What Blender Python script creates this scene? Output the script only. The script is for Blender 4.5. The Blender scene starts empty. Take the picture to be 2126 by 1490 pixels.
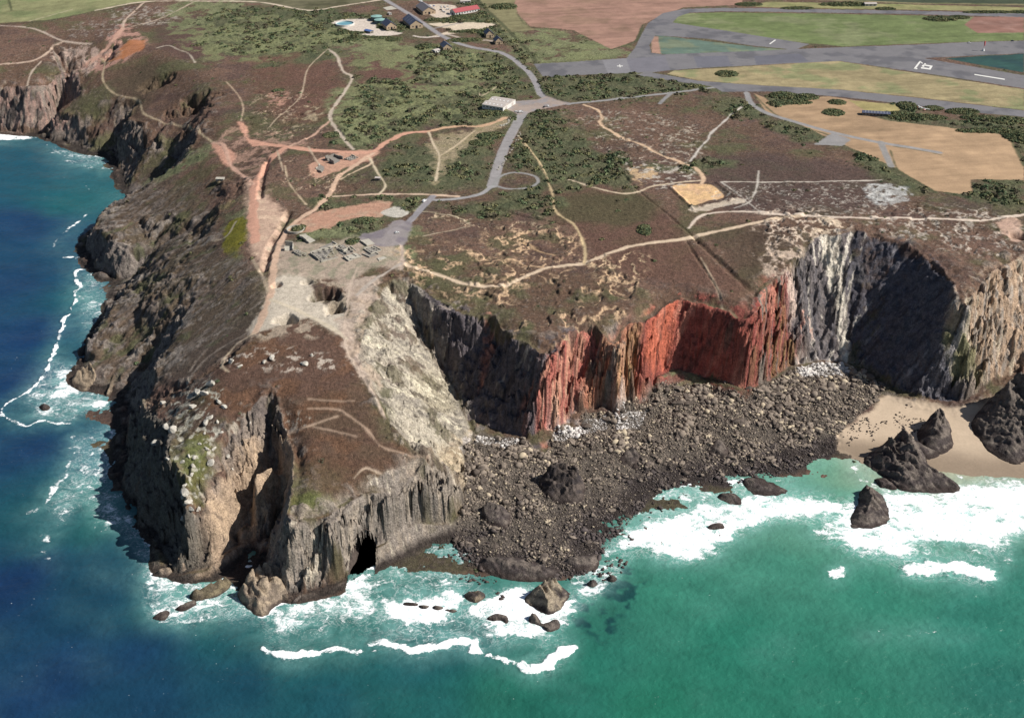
import bpy, bmesh, math, random, sys
import numpy as np
from mathutils import Vector, Matrix
from mathutils.geometry import delaunay_2d_cdt

# ------------------------------------------------------------------ camera, sky, sun, exposure
scene = bpy.context.scene
C = scene.collection
CAMZ, PITCH, FPX, CU, CV = 505.0, math.radians(31.0), 2280.0, 1063.0, 745.0
cam = bpy.data.cameras.new('Camera')
cam.sensor_width = 36.0
cam.lens = 36.0 * FPX / 2126.0
cam.clip_start = 5.0
cam.clip_end = 40000.0
camo = bpy.data.objects.new('Camera', cam)
C.objects.link(camo)
camo.location = (0, 0, CAMZ)
camo.rotation_euler = (math.pi / 2 - PITCH, 0, 0)
scene.camera = camo

SUN_AZ = math.radians(-5.0)      # measured from +X towards +Y
SUN_EL = math.radians(42.0)
world = bpy.data.worlds.new('World')
scene.world = world
world.use_nodes = True
wnt = world.node_tree
bg = wnt.nodes['Background']
sky = wnt.nodes.new('ShaderNodeTexSky')
sky.sky_type = 'NISHITA'
sky.sun_disc = False
sky.sun_elevation = SUN_EL
sky.sun_rotation = math.pi / 2 - SUN_AZ
sky.altitude = 500.0
wnt.links.new(sky.outputs['Color'], bg.inputs['Color'])
bg.inputs['Strength'].default_value = 0.052
sund = bpy.data.lights.new('Sun', 'SUN')
sund.energy = 4.95
sund.angle = math.radians(0.5)
sund.color = (1.0, 0.95, 0.88)
suno = bpy.data.objects.new('Sun', sund)
C.objects.link(suno)
sdir = Vector((math.cos(SUN_EL) * math.cos(SUN_AZ), math.cos(SUN_EL) * math.sin(SUN_AZ), math.sin(SUN_EL)))
suno.rotation_euler = sdir.to_track_quat('Z', 'Y').to_euler()
suno.location = sdir * 3000
scene.view_settings.view_transform = 'Standard'
scene.view_settings.look = 'None'
scene.view_settings.exposure = 0.48
scene.view_settings.gamma = 1.0

# ------------------------------------------------------------------ helpers
SP, CP = math.sin(PITCH), math.cos(PITCH)

def unproj(u, v, z):
    """ground position seen at photo pixel (u, v) for a point at height z"""
    xc = (u - CU) / FPX
    yc = -(v - CV) / FPX
    dx, dy, dz = xc, CP + yc * SP, -SP + yc * CP
    t = (z - CAMZ) / dz
    return dx * t, dy * t, z

def tag(o, label=None, cat=None, group=None, kind=None):
    if label: o['label'] = label
    if cat: o['category'] = cat
    if group: o['group'] = group
    if kind: o['kind'] = kind
    return o

def lin(c):
    c = np.asarray(c, float) / 255.0
    return np.where(c <= 0.04045, c / 12.92, ((c + 0.055) / 1.055) ** 2.4)

def _hash(ix, iy, seed):
    h = (ix.astype(np.int64) * 374761393 + iy.astype(np.int64) * 668265263 + seed * 1442695041) & 0xFFFFFFFF
    h = ((h ^ (h >> 13)) * 1274126177) & 0xFFFFFFFF
    h = (h ^ (h >> 16)) & 0xFFFFFFFF
    return h.astype(np.float32) / np.float32(4294967295.0)

def vnoise(x, y, seed=0):
    xf = np.floor(x); yf = np.floor(y)
    fx = (x - xf).astype(np.float32); fy = (y - yf).astype(np.float32)
    fx = fx * fx * (3 - 2 * fx); fy = fy * fy * (3 - 2 * fy)
    ix = xf.astype(np.int64); iy = yf.astype(np.int64)
    a = _hash(ix, iy, seed); b = _hash(ix + 1, iy, seed)
    c = _hash(ix, iy + 1, seed); d = _hash(ix + 1, iy + 1, seed)
    return (a + (b - a) * fx) + ((c + (d - c) * fx) - (a + (b - a) * fx)) * fy

def fbm(x, y, octs=4, seed=0, gain=0.5):
    """about -1..1"""
    s = 0; a = 1.0; t = 0
    for k in range(octs):
        c, sn = math.cos(0.7 * k + 0.3), math.sin(0.7 * k + 0.3)
        f = 2.03 ** k
        s = s + a * (vnoise((x * c - y * sn) * f + 17.3 * k, (x * sn + y * c) * f - 9.1 * k, seed + k) * 2 - 1)
        t += a; a *= gain
    return s / t * 1.6

def sstep(a, b, x):
    t = np.clip((x - a) / (b - a), 0, 1)
    return t * t * (3 - 2 * t)
# ------------------------------------------------------------------ survey of the coast: (photo u, photo v, height in m)
COAST = [(-340,225,0),(-160,258,0),(0,274,0),(55,280,0),(78,279,0),(100,283,0),(108,292,0),(150,305,0),(180,318,0),(235,318,0),(243,335,0),(248,370,0),
 (262,400,0),(300,415,0),(290,434,0),(255,454,0),(222,470,0),(196,484,0),(179,503,0),(180,530,0),(187,550,0),(205,565,0),(235,580,0),(256,588,0),(262,600,0),
 (240,616,0),(230,640,0),(222,662,0),(190,708,0),(184,728,0),(180,746,0),(164,768,0),(146,795,0),(170,812,0),(200,802,0),(218,824,0),(238,795,0),(256,812,0),(256,835,0),(263,852,0),(270,890,0),
 (264,958,0),(250,975,0),(211,1012,0),(255,1020,0),(232,1040,0),(264,1070,0),(308,1110,0),(338,1150,0),(326,1188,0),(352,1193,0),(400,1190,0),(430,1186,0),
 (455,1166,0),(495,1137,0),(525,1128,0),(556,1156,0),(535,1180,0),(500,1214,0),(497,1240,0),(545,1277,0),(600,1242,0),(640,1230,0),(700,1212,0),(756,1184,0),(799,1150,0),
 (870,1116,0),(905,1118,0),(938,1112,0),(958,1150,0),(1000,1172,0),(1040,1190,0),(1130,1200,0),(1228,1180,0),(1242,1150,0),(1282,1100,0),(1312,1075,0),(1342,1032,0),(1380,1008,0),
 (1450,1002,0),(1560,997,0),(1640,977,0),(1700,947,0),(1735,937,0),(1785,948,0),(1822,975,0),(1900,985,0),(1960,982,0),(2000,995,0),(2126,1006,0),(2300,1012,0),(2600,940,0),(2900,900,0)]
LINES = [
 # far left bay
 [(-330,160,62),(-160,165,60),(0,176,55),(55,178,54),(90,171,57),(125,151,61),(165,140,66),(200,128,71),(232,124,75)],
 [(232,124,75),(205,150,52),(165,195,26),(125,240,7),(102,278,1)],
 [(232,124,75),(240,131,75),(215,161,64),(170,196,48),(122,228,33),(114,240,27)],
 [(114,240,27),(165,240,33),(192,227,41),(235,209,50),(286,206,56),(263,245,46),(247,270,33),(247,285,26),(300,303,35),(345,313,34),(364,331,30)],
 # ridge C
 [(440,300,72),(400,322,66),(380,333,60),(345,352,52),(310,376,42),(265,405,33),(225,432,26),(200,455,26),(192,466,23)],
 [(192,466,23),(214,482,31),(240,492,34),(275,514,30)],
 [(262,600,0),(285,562,8),(325,517,25),(400,478,46),(440,445,58),(470,410,68)],
 [(515,492,82),(470,505,73),(430,515,63),(390,521,54),(352,524,45),(310,538,32),(284,556,23),(277,576,14)],
 [(277,576,14),(266,596,16),(240,630,22),(231,655,22),(204,695,18),(194,714,14),(184,742,6),(170,766,6),(156,788,3)],
 [(194,714,14),(215,740,12),(228,770,8),(232,790,3)],
 [(383,625,52),(360,667,39),(336,712,26),(306,757,13),(278,792,3),(256,812,0)],
 [(383,625,52),(394,634,54),(358,690,48),(330,750,43),(320,790,41),(308,816,38),(312,845,34),(293,880,26),(279,905,15)],
 [(530,690,80),(470,742,70),(410,790,60),(360,830,51),(325,860,43),(303,893,29)],
 [(530,690,80),(488,728,78),(450,792,71),(432,836,66),(400,861,62),(375,886,58),(350,930,58),(372,986,55),(368,1020,50),(382,1060,44),(392,1100,33),(398,1140,17),(392,1172,6)],
 # chine
 [(597,912,58),(560,935,56),(520,955,53),(480,978,49),(449,1003,44),(436,1060,36),(432,1110,25),(424,1155,10)],
 [(597,912,58),(608,945,59),(606,1000,58),(590,1063,54)],
 [(590,1063,54),(586,1100,38),(578,1150,16),(560,1190,6)],
 [(583,1044,3),(530,1085,-1.5),(487,1130,-2)],
 [(583,1044,3),(592,1066,3),(578,1112,-1),(556,1156,-1)],
 # front cliff
 [(590,1063,54),(620,1075,51),(660,1068,50),(700,1052,49),(730,1030,50),(770,1012,51),(810,1003,51),(832,988,52),(870,967,52),(892,948,52)],
 [(560,1190,6),(600,1200,9),(650,1194,9),(700,1180,6),(750,1160,2.5),(798,1136,2),(858,1102,2),(935,1086,2.5),(962,1052,5),(977,1030,6),(985,1000,6),(978,950,7),(987,906,8)],
 [(892,948,52),(930,957,40),(955,990,24),(970,1012,12),(977,1030,6)],
 # rim and foot of the pale slope
 [(892,948,52),(858,931,57),(822,891,63),(788,831,70),(762,791,74),(736,736,79),(765,645,84),(790,592,87),(830,550,89),(838,570,87)],
 [(838,570,87),(862,640,68),(887,705,50),(926,770,32),(946,802,25),(970,872,12),(987,906,8)],
 # foot of the cove cliffs
 [(987,906,8),(1010,893,9),(1040,901,8),(1088,915,7),(1130,943,5),(1160,892,9),(1194,864,12),(1213,890,8),(1256,851,13),(1284,870,10),(1306,818,15),(1338,840,12),(1358,800,18),(1372,787,20),
  (1404,772,23),(1440,768,24),(1470,778,22),(1492,800,16),(1540,818,12),(1570,808,13),(1592,797,14),(1640,766,16),(1700,751,15),(1752,756,14),(1790,773,11),(1840,801,9),(1900,829,7),(1960,839,6),(2006,837,7),(2030,822,9),(2060,781,18),(2092,769,20),(2140,770,18),(2300,760,12),(2600,700,8),(2900,660,6)],
 # edge of the cove cliffs
 [(838,570,87),(872,592,85),(905,618,83),(960,645,81),(1000,650,81),(1022,652,81),(1034,682,77),(1070,699,77),(1112,716,76),(1132,730,75),(1160,704,77),(1200,684,79),(1228,668,81),(1247,688,78),(1282,700,76),(1308,667,80),(1325,673,78),(1338,650,82),(1356,648,82),(1385,624,85),(1413,612,87),
  (1460,620,87),(1505,630,86),(1546,652,83),(1562,640,84),(1568,612,87),(1592,590,90),(1622,568,93),(1650,540,96),(1680,502,99),(1706,480,101),(1740,484,101),(1776,472,103),(1820,482,102),(1870,500,101),(1920,526,99),(1965,562,97),(1993,592,94),(1998,622,89),(2022,600,92),(2056,560,96),(2082,546,97),(2112,530,98),(2160,500,99),(2300,480,99),(2600,430,99),(2900,400,99)],
 # fins and re-entrants
 [(1022,652,81),(1010,893,9)],[(1034,682,77),(1040,901,8)],[(1112,716,76),(1088,915,7)],
 [(1228,668,81),(1130,943,5)],[(1247,688,78),(1194,864,12)],[(1282,700,76),(1213,890,8)],[(1308,667,80),(1256,851,13)],[(1325,673,78),(1284,870,10)],
 [(1338,650,82),(1306,818,15)],[(1356,648,82),(1338,840,12)],[(1413,612,87),(1372,787,20)],[(1546,652,83),(1540,818,12)],[(1622,568,93),(1592,797,14)],
 [(1706,480,101),(1700,751,15)],[(1740,484,101),(1752,756,14)],[(1776,472,103),(1790,773,11)],[(1993,592,94),(2006,837,7)],[(1998,622,89),(2030,822,9)],[(2056,560,96),(2060,781,18)],
]
SPOTS = [(930,578,87),(1030,597,86),(1100,572,88),(1210,545,91),(1340,505,95),(1420,492,97),(1500,470,99),(1600,455,103),(1680,450,104),(1780,450,105),(1900,455,104),(2060,455,103),(2200,450,103),
 (560,600,85),(600,560,87),(700,530,89),(800,490,91),(900,410,92),(1022,385,93),(1090,235,97),(1160,215,98),(1300,130,100),(1500,180,100),(1700,195,101),(2126,230,102),(2126,100,102),(1600,80,101),
 (1400,40,101),(850,40,98),(700,100,94),(690,250,92),(600,305,88),(530,380,85),(520,450,84),(530,540,84),(470,300,78),(430,250,80),(400,150,86),(300,100,88),(560,90,92),(250,80,84),(100,90,76),(0,60,78),
 (300,10,96),(600,15,97),(-200,20,84),(1250,330,94),(1450,380,99),(1850,400,103),(2000,350,103),(1300,250,97),(350,240,58),(400,270,64),(330,290,46),(300,250,54),(450,200,82),
 (480,420,76),(440,370,70),(400,400,58),(330,420,44),(280,450,33),(380,450,50),(560,700,81),(620,740,80),(700,740,80),(560,800,74),(650,800,74),(740,830,71),(500,860,66),(640,880,63),(760,900,62),
 (450,920,58),(640,960,57),(740,970,54),(830,950,54),(680,1020,51),(420,980,50),(620,640,82),(700,680,82),(640,600,85),(560,640,83),
 (300,620,30),(350,590,46),(420,570,64),(480,560,76),(540,575,84),(290,680,22),(250,720,11),(330,640,38),
 (1100,1000,5),(1250,1000,4),(1400,900,7),(1550,900,6),(1650,880,6),(1800,870,5),(1900,880,4),(2000,890,4),(1150,1100,3),(1050,1090,3.5),(1000,1140,2.6),(1060,1165,2.6),(1120,1175,2.6),(1195,1155,2.6),(980,1110,2.5)]
WORLD = [(-1300,380,-12),(1300,380,-12),(0,380,-14),(-1300,1000,-12),(-900,1100,-12),(-500,800,-10),(0,560,-9),(-300,640,-10),(400,560,-10),(700,500,-10),(1300,600,-8),(-700,1300,-10),
 (-1300,1640,0),(-1300,1700,50),(-1300,2300,95),(1300,2300,104),(0,2300,104),(-600,2300,100),(600,2300,104),(1300,1200,103),(1300,900,95),(1300,850,6),(1300,760,0),(1300,1700,103),(-1000,2000,90)]

def build_tin():
    pts, zs, edges, seen = [], [], [], {}
    def add(p, w=False):
        if not w and p in seen: return seen[p]
        x, y, z = p if w else unproj(*p)
        i = len(pts); pts.append(Vector((x, y))); zs.append(z)
        if not w: seen[p] = i
        return i
    for ln in [COAST] + LINES:
        ids = [add(p) for p in ln]
        edges += [(a, b) for a, b in zip(ids[:-1], ids[1:])]
    for p in SPOTS: add(p)
    for p in WORLD: add(p, True)
    v2, e2, faces, ov, oe, of = delaunay_2d_cdt(pts, edges, [], 0, 1e-3)
    nz = []
    V = np.array([(v.x, v.y) for v in v2])
    P = np.array([(p.x, p.y) for p in pts]); Z = np.array(zs)
    ncross = 0
    for k, o in enumerate(ov):
        if o: nz.append(zs[o[0]])
        else:
            ncross += 1
            d = np.hypot(*(P - V[k]).T); w = 1 / (d[np.argsort(d)[:4]] + .1) ** 2
            nz.append(float((Z[np.argsort(d)[:4]] * w).sum() / w.sum()))
    if ncross: print('TIN crossings', ncross, [tuple(np.round(V[k])) for k, o in enumerate(ov) if not o][:12])
    return V, np.array(nz), faces

GX0, GY0, GNX, GNY = -1300, 380, 2601, 1921
def raster(V, Z, faces):
    H = np.full((GNY, GNX), -12.0, np.float32)
    for f in faces:
        for k in range(1, len(f) - 1):
            i, j, l = f[0], f[k], f[k + 1]
            (x0, y0), (x1, y1), (x2, y2) = V[i], V[j], V[l]
            det = (y1 - y2) * (x0 - x2) + (x2 - x1) * (y0 - y2)
            if abs(det) < 1e-9: continue
            a0 = max(0, int(math.ceil(min(x0, x1, x2) - GX0))); a1 = min(GNX - 1, int(math.floor(max(x0, x1, x2) - GX0)))
            b0 = max(0, int(math.ceil(min(y0, y1, y2) - GY0))); b1 = min(GNY - 1, int(math.floor(max(y0, y1, y2) - GY0)))
            if a1 < a0 or b1 < b0: continue
            gx, gy = np.meshgrid(np.arange(a0, a1 + 1) + GX0, np.arange(b0, b1 + 1) + GY0)
            l0 = ((y1 - y2) * (gx - x2) + (x2 - x1) * (gy - y2)) / det
            l1 = ((y2 - y0) * (gx - x2) + (x0 - x2) * (gy - y2)) / det
            l2 = 1 - l0 - l1
            m = (l0 >= -1e-6) & (l1 >= -1e-6) & (l2 >= -1e-6)
            sub = H[b0:b1 + 1, a0:a1 + 1]
            sub[m] = (l0 * Z[i] + l1 * Z[j] + l2 * Z[l])[m]
    return H

def box1(A, r, ax):
    n = A.shape[ax]
    pad = [(0, 0), (0, 0)]; pad[ax] = (r + 1, r)
    c = np.cumsum(np.pad(A, pad, mode='edge').astype(np.float64), axis=ax)
    if ax == 0: return ((c[2 * r + 1:] - c[:-2 * r - 1]) / (2 * r + 1)).astype(np.float32)
    return ((c[:, 2 * r + 1:] - c[:, :-2 * r - 1]) / (2 * r + 1)).astype(np.float32)

def blur(A, r, n=2):
    for _ in range(n): A = box1(box1(A, r, 0), r, 1)
    return A

H0 = raster(*build_tin())
gy, gx = np.gradient(H0)
cl = blur((np.hypot(gx, gy) > 0.62).astype(np.float32), 3, 2)
cl = np.clip(cl * 1.6, 0, 1)
H0 = blur(H0, 3, 1) * cl + blur(H0, 9, 2) * (1 - cl)

def samp(A, x, y):
    fx = np.clip(np.asarray(x, np.float64) - GX0, 0, GNX - 1.001); fy = np.clip(np.asarray(y, np.float64) - GY0, 0, GNY - 1.001)
    ix = fx.astype(np.int64); iy = fy.astype(np.int64)
    fx = (fx - ix).astype(np.float32); fy = (fy - iy).astype(np.float32)
    a = A[iy, ix]; b = A[iy, ix + 1]; c = A[iy + 1, ix]; d = A[iy + 1, ix + 1]
    return (a * (1 - fx) + b * fx) * (1 - fy) + (c * (1 - fx) + d * fx) * fy

def hit(pts, A=None, zmin=0.0):
    """where the sight lines through photo pixels meet the surveyed ground; returns (n,3)"""
    A = H0 if A is None else A
    p = np.asarray(pts, float).reshape(-1, 2)
    xc = (p[:, 0] - CU) / FPX; yc = -(p[:, 1] - CV) / FPX
    dy = CP + yc * SP; dz = -SP + yc * CP
    out = np.zeros((len(p), 3)); done = np.zeros(len(p), bool)
    t = (110.0 - CAMZ) / dz
    t1 = (zmin - CAMZ) / dz
    n = 700
    tp = t.copy()
    for k in range(1, n + 1):
        tt = t + (t1 - t) * k / n
        h = np.maximum(samp(A, xc * tt, dy * tt), zmin)
        below = (CAMZ + dz * tt <= h + 1e-4) & ~done
        if below.any():
            tm = (tt + tp) / 2
            out[below] = np.stack([xc * tm, dy * tm, np.maximum(samp(A, xc * tm, dy * tm), zmin)], 1)[below]
            done |= below
        tp = tt
        if done.all(): break
    if not done.all():
        r = ~done
        out[r] = np.stack([xc * t1, dy * t1, np.full(len(p), zmin)], 1)[r]
    return out
# ------------------------------------------------------------------ ground sheet laid out as a fan, fine near the coast and coarse far away
def growth(r0, r1, s0, g):
    out = [r0]; s = s0
    while out[-1] < r1:
        out.append(out[-1] + s); s *= g
    return out

def angles(half, step, wide=math.radians(80)):
    core = np.arange(-half, half + step, step)
    side = []; a = half; s = step
    while a < wide:
        s *= 1.18; a += s; side.append(a)
    return np.concatenate([-np.array(side[::-1]), core, np.array(side)])

QUAL = 1.0
TA = angles(math.radians(31.5), 0.00088 / QUAL)
TR = np.array(list(np.arange(545, 1150, 0.92 / QUAL)) + growth(1150, 2300, 0.95 / QUAL, 1.0031)[0:] + growth(2310, 16000, 12, 1.12))
RR, AA = np.meshgrid(TR, TA, indexing='ij')
X = RR * np.sin(AA); Y = RR * np.cos(AA)

def smooth_line(p, n=4, closed=False):
    p = np.asarray(p, float)
    if len(p) < 3: return p
    if closed: q = np.vstack([p[-1:], p, p[:2]])
    else: q = np.vstack([2 * p[0] - p[1], p, 2 * p[-1] - p[-2]])
    out = []
    for i in range(1, len(q) - 2):
        for k in range(n):
            t = k / n
            a, b, c, d = q[i - 1], q[i], q[i + 1], q[i + 2]
            out.append(0.5 * (2 * b + (c - a) * t + (2 * a - 5 * b + 4 * c - d) * t * t + (3 * b - a - 3 * c + d) * t ** 3))
    if not closed: out.append(p[-1])
    return np.array(out)

def block(w, m, A_=None, R_=None):
    A_ = TA if A_ is None else A_; R_ = TR if R_ is None else R_
    a = np.arctan2(w[:, 0], w[:, 1]); r = np.hypot(w[:, 0], w[:, 1])
    rn = max(1.0, r.min() - m)
    i0 = np.searchsorted(R_, r.min() * 0.97 - m); i1 = np.searchsorted(R_, r.max() + m)
    j0 = np.searchsorted(A_, a.min() - m / rn); j1 = np.searchsorted(A_, a.max() + m / rn)
    return slice(i0, i1), slice(j0, j1)

def seg_dist(x, y, w, closed):
    best = np.full(x.shape, 1e9, np.float32); n = len(w)
    for i in range(n if closed else n - 1):
        ax, ay = w[i]; bx, by = w[(i + 1) % n]
        dx, dy = bx - ax, by - ay
        L = dx * dx + dy * dy + 1e-9
        t = np.clip(((x - ax) * dx + (y - ay) * dy) / L, 0, 1)
        best = np.minimum(best, (x - ax - t * dx) ** 2 + (y - ay - t * dy) ** 2)
    return np.sqrt(best)

def inside(x, y, w):
    ins = np.zeros(x.shape, bool); n = len(w)
    for i in range(n):
        ax, ay = w[i]; bx, by = w[(i + 1) % n]
        if ay == by: continue
        c = (ay > y) != (by > y)
        ins ^= c & (x < (bx - ax) * (y - ay) / (by - ay) + ax)
    return ins

def poly_w(px, feather=2.0, rough=0.0, wl=12.0, smooth=False, seed=3, XY=None, AR=(None, None), zmin=0.0):
    px = smooth_line(px, 4, True) if smooth else np.asarray(px, float)
    w = hit(px, zmin=zmin)[:, :2]
    s = block(w, feather + rough * 1.6 + 2, *AR)
    gx_, gy_ = (X, Y) if XY is None else XY
    x, y = gx_[s], gy_[s]
    if x.size == 0: return s, np.zeros(x.shape, np.float32)
    d = seg_dist(x, y, w, True); d = np.where(inside(x, y, w), d, -d)
    if rough: d = d + rough * fbm(x / wl, y / wl, 4, seed, 0.6)
    return s, sstep(-feather, feather, d)

def line_w(px, width, feather=0.8, rough=0.0, wl=8.0, seed=5, XY=None, AR=(None, None), zmin=0.0):
    w = hit(smooth_line(px, 5), zmin=zmin)[:, :2]
    s = block(w, width + feather + rough * 1.6 + 1, *AR)
    gx_, gy_ = (X, Y) if XY is None else XY
    x, y = gx_[s], gy_[s]
    if x.size == 0: return s, np.zeros(x.shape, np.float32)
    d = width / 2 - seg_dist(x, y, w, False)
    if rough: d = d + rough * fbm(x / wl, y / wl, 3, seed, 0.6)
    return s, sstep(-feather, feather, d)

E_FLAT = 1.52
def alb(c): return np.minimum(lin(c) / E_FLAT, 0.85).astype(np.float32)

# --- large shape: rib noise across the cliffs, pits, ditches
slope0 = np.hypot(*np.gradient(blur(H0, 2, 1))).astype(np.float32)
S = samp(cl, X, Y)
gys, gxs = np.gradient(blur(H0, 6, 2))
GXn = samp(gxs.astype(np.float32), X, Y); GYn = samp(gys.astype(np.float32), X, Y)
gl = np.hypot(GXn, GYn) + 1e-5
GXn = GXn / gl; GYn = GYn / gl

ZL = samp(H0, X, Y)
def ribs(wl, stretch, seed, octs=3):
    """noise that runs straight down the steepest slope"""
    tot = 0; ws = 0
    for k in range(4):
        th = k * math.pi / 4
        c, s_ = math.cos(th), math.sin(th)
        wgt = (GXn * c + GYn * s_) ** 8 + 1e-4
        u = (-X * s_ + Y * c + .38 * ZL) / wl; v = (X * c + Y * s_) / (wl * stretch)
        tot = tot + wgt * fbm(u, v, octs, seed + 11 * k, 0.55); ws = ws + wgt
    return tot / ws

rib1 = ribs(24, 4, 101); rib2 = ribs(8, 4, 202); rib3 = ribs(2.4, 6, 303, 2)
def sawribs(wl, seed, sharp=0.75):
    """buttresses with one steep and one slanting side, running down the face"""
    tot = 0; ws = 0
    for k in range(4):
        th = k * math.pi / 4; c, s_ = math.cos(th), math.sin(th)
        wgt = (GXn * c + GYn * s_) ** 8 + 1e-4
        u = (-X * s_ + Y * c + .38 * ZL) / wl; v = (X * c + Y * s_) / (wl * 3)
        p = u * 1.0 + 1.1 * fbm(u * .45, v * .6, 3, seed + 7 * k); f = p - np.floor(p)
        hgt = 0.4 + vnoise(np.floor(p), v * 0.0 + k, seed + 3) * 0.9
        tot = tot + wgt * hgt * (np.where(f < sharp, f / sharp, (1 - f) / (1 - sharp)) * 2 - 1); ws = ws + wgt
    return (tot / ws).astype(np.float32)
rid = sawribs(15, 611) + 0.5 * sawribs(6.5, 621)
# quieter ribs on the smooth red wall and the big dark face
calm = np.zeros_like(X, dtype=np.float32)
for px in ([(1350,640),(1413,606),(1560,640),(1545,815),(1470,790),(1335,810)], [(440,1000),(597,905),(600,960),(575,1060),(490,1160),(415,1175),(425,1090)], [(597,905),(640,960),(630,1070),(600,1100),(560,1150),(580,1040)], [(722,1075),(795,1065),(805,1150),(720,1165)], [(1770,490),(1840,490),(1960,570),(1985,640),(1975,800),(1900,820),(1800,770)]):
    s, w = poly_w(px, 8); calm[s] = np.maximum(calm[s], w * (1.36 if px[0] in ((440,1000), (597,905)) else 1.0))
amp = S * (1 - 0.68 * calm)
def blocks(wl, hz, seed):
    """broken joint blocks: each block of the face stands out or back by its own amount"""
    tot = 0; ws = 0; zz = samp(H0, X, Y)
    for k in range(4):
        th = k * math.pi / 4; c, s_ = math.cos(th), math.sin(th)
        wgt = (GXn * c + GYn * s_) ** 8 + 1e-4
        u = (-X * s_ + Y * c) / wl + .5 * fbm(X / 12, Y / 12, 2, seed + k)
        v = zz / hz + .35 * u + .6 * fbm(X / 16 + k, zz / 12, 3, seed + 9)
        tot = tot + wgt * (_hash(np.floor(u), np.floor(v), seed + 3 * k) * 2 - 1); ws = ws + wgt
    return (tot / ws).astype(np.float32)
blk = blocks(9, 13, 1401) + .6 * blocks(4.2, 6, 1451)
wide = samp(blur(cl, 10, 2), X, Y); rim = np.clip(wide * (1 - S) * 3.2, 0, 1)
strat = fbm((X + 0.6 * samp(H0, X, Y)) / 13, (samp(H0, X, Y) + 0.3 * Y) / 8, 4, 606, 0.6)
big = fbm(X / 34, Y / 34, 3, 707, 0.55)
shift = amp * (5.0 * rib1 + 2.0 * rid * (.6 + .5 * strat) + 0.4 * rib3 + 2.0 * strat + 2.3 * blk + 5.0 * big)
Hs = samp(H0, X + GXn * shift, Y + GYn * shift)
land = sstep(-0.5, 1.0, Hs)
# broken rock relief on the lower, rougher slopes of the west side
rocky = np.zeros_like(X, dtype=np.float32)
for px in ([(200,430),(330,370),(420,420),(470,500),(400,560),(520,560),(560,620),(400,640),(250,790),(140,790),(190,700)], [(380,800),(450,800),(420,900),(440,980),(420,1090),(330,1000)]):
    s, w = poly_w(px, 10, 6); rocky[s] = np.maximum(rocky[s], w)
rimn = fbm(X / 13, Y / 10, 4, 1501, .6)
Hs = Hs + land * rim * (2.6 * np.maximum(rimn, 0) - 1.6 * np.maximum(-rimn - .1, 0))
s, w = poly_w([(765,645),(790,592),(832,560),(862,640),(887,705),(946,802),(987,906),(985,1000),(900,960),(858,931),(822,891),(788,831),(762,791),(740,736)], 5, 3)
Hs[s] += w * (1.8 * ribs(14, 4, 1601, 4)[s] + 1.1 * (1 - 2 * np.abs(ribs(6, 3, 1611, 3)[s])) + .9 * fbm(X[s] / 7, Y[s] / 7, 4, 1621, .6))
wrib = ribs(13, 3.5, 1201, 4)
Hs = Hs + land * rocky * (1.5 * wrib + 1.0 * (1 - 2 * np.abs(ribs(7, 2.5, 1301, 3))) + 0.8 * fbm(X / 18, Y / 18, 5, 77, 0.5))
Hs = Hs + land * S * (0.9 * fbm(X / 4.5, Y / 4.5, 4, 91, 0.6))

PITS = [((676,612),10.5,17,1.35),((597,664),9.5,20,1.2),((697,642),9.5,18,1.2),((640,585),5,5,1.2),((325,172),17,15,1.6),((397,216),24,22,1.5),((578,195),6,5,1.1),((520,245),6,5,1.2),((620,236),5,4,1.3),((2116,490),9,10,1.2),((575,590),5,6,1.0)]
for (p, r, dep, asp) in PITS:
    w = hit([p])[0]
    s = block(w[None, :2], r * 2)
    x, y = X[s] - w[0], Y[s] - w[1]
    rr = np.hypot(x / asp, y) / r + 0.34 * fbm(X[s] / 10, Y[s] / 10, 4, 55, .6)
    Hs[s] -= dep * (1 - sstep(0.15, 1.05, rr))
DITCH = [([(1293,362),(1330,400),(1380,440),(1425,478),(1450,500)],2.0,1.1),([(1440,490),(1470,520),(1500,548),(1540,585),(1570,612)],4,2.4),([(1425,500),(1450,540),(1480,585),(1495,620)],2.0,1.5),
  ([(556,330),(545,370),(540,410)],4.5,3.5),([(600,440),(580,480),(560,515),(548,560)],5.0,4.0),([(1148,378),(1230,388)],1.5,0.8),([(1030,433),(1110,455),(1170,465)],2.2,1.4),([(1048,380),(1130,372)],2,1.0)]
for px, wd, dep in DITCH:
    s, w = line_w(px, wd, wd * 0.6, 0.8); Hs[s] -= dep * w
BANKS = [([(1393,390),(1420,415),(1440,436)],2.5,1.6),([(1436,430),(1480,425),(1520,415)],2.5,1.8),([(1487,380),(1530,412)],2.5,1.5),([(650,55),(690,62),(735,80)],6,2.0),([(1075,282),(1092,303),(1122,342),(1139,377)],2.0,1.2),([(545,120),(620,100)],3,1)]
for px, wd, dep in BANKS:
    s, w = line_w(px, wd, wd * 0.6, 0.6); Hs[s] += dep * w

slope_v = samp(slope0, X, Y)
ZONES = ['heath', 'cliff', 'sand_beach', 'boulder_beach', 'footpath', 'runway', 'road', 'field', 'grassland', 'quarry_floor']
zone = np.zeros(X.shape, np.int8)
flat = np.zeros(X.shape, np.float32)      # 1 where the ground is worn or paved smooth
shrub = np.zeros(X.shape, np.float32)     # where gorse grows

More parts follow.
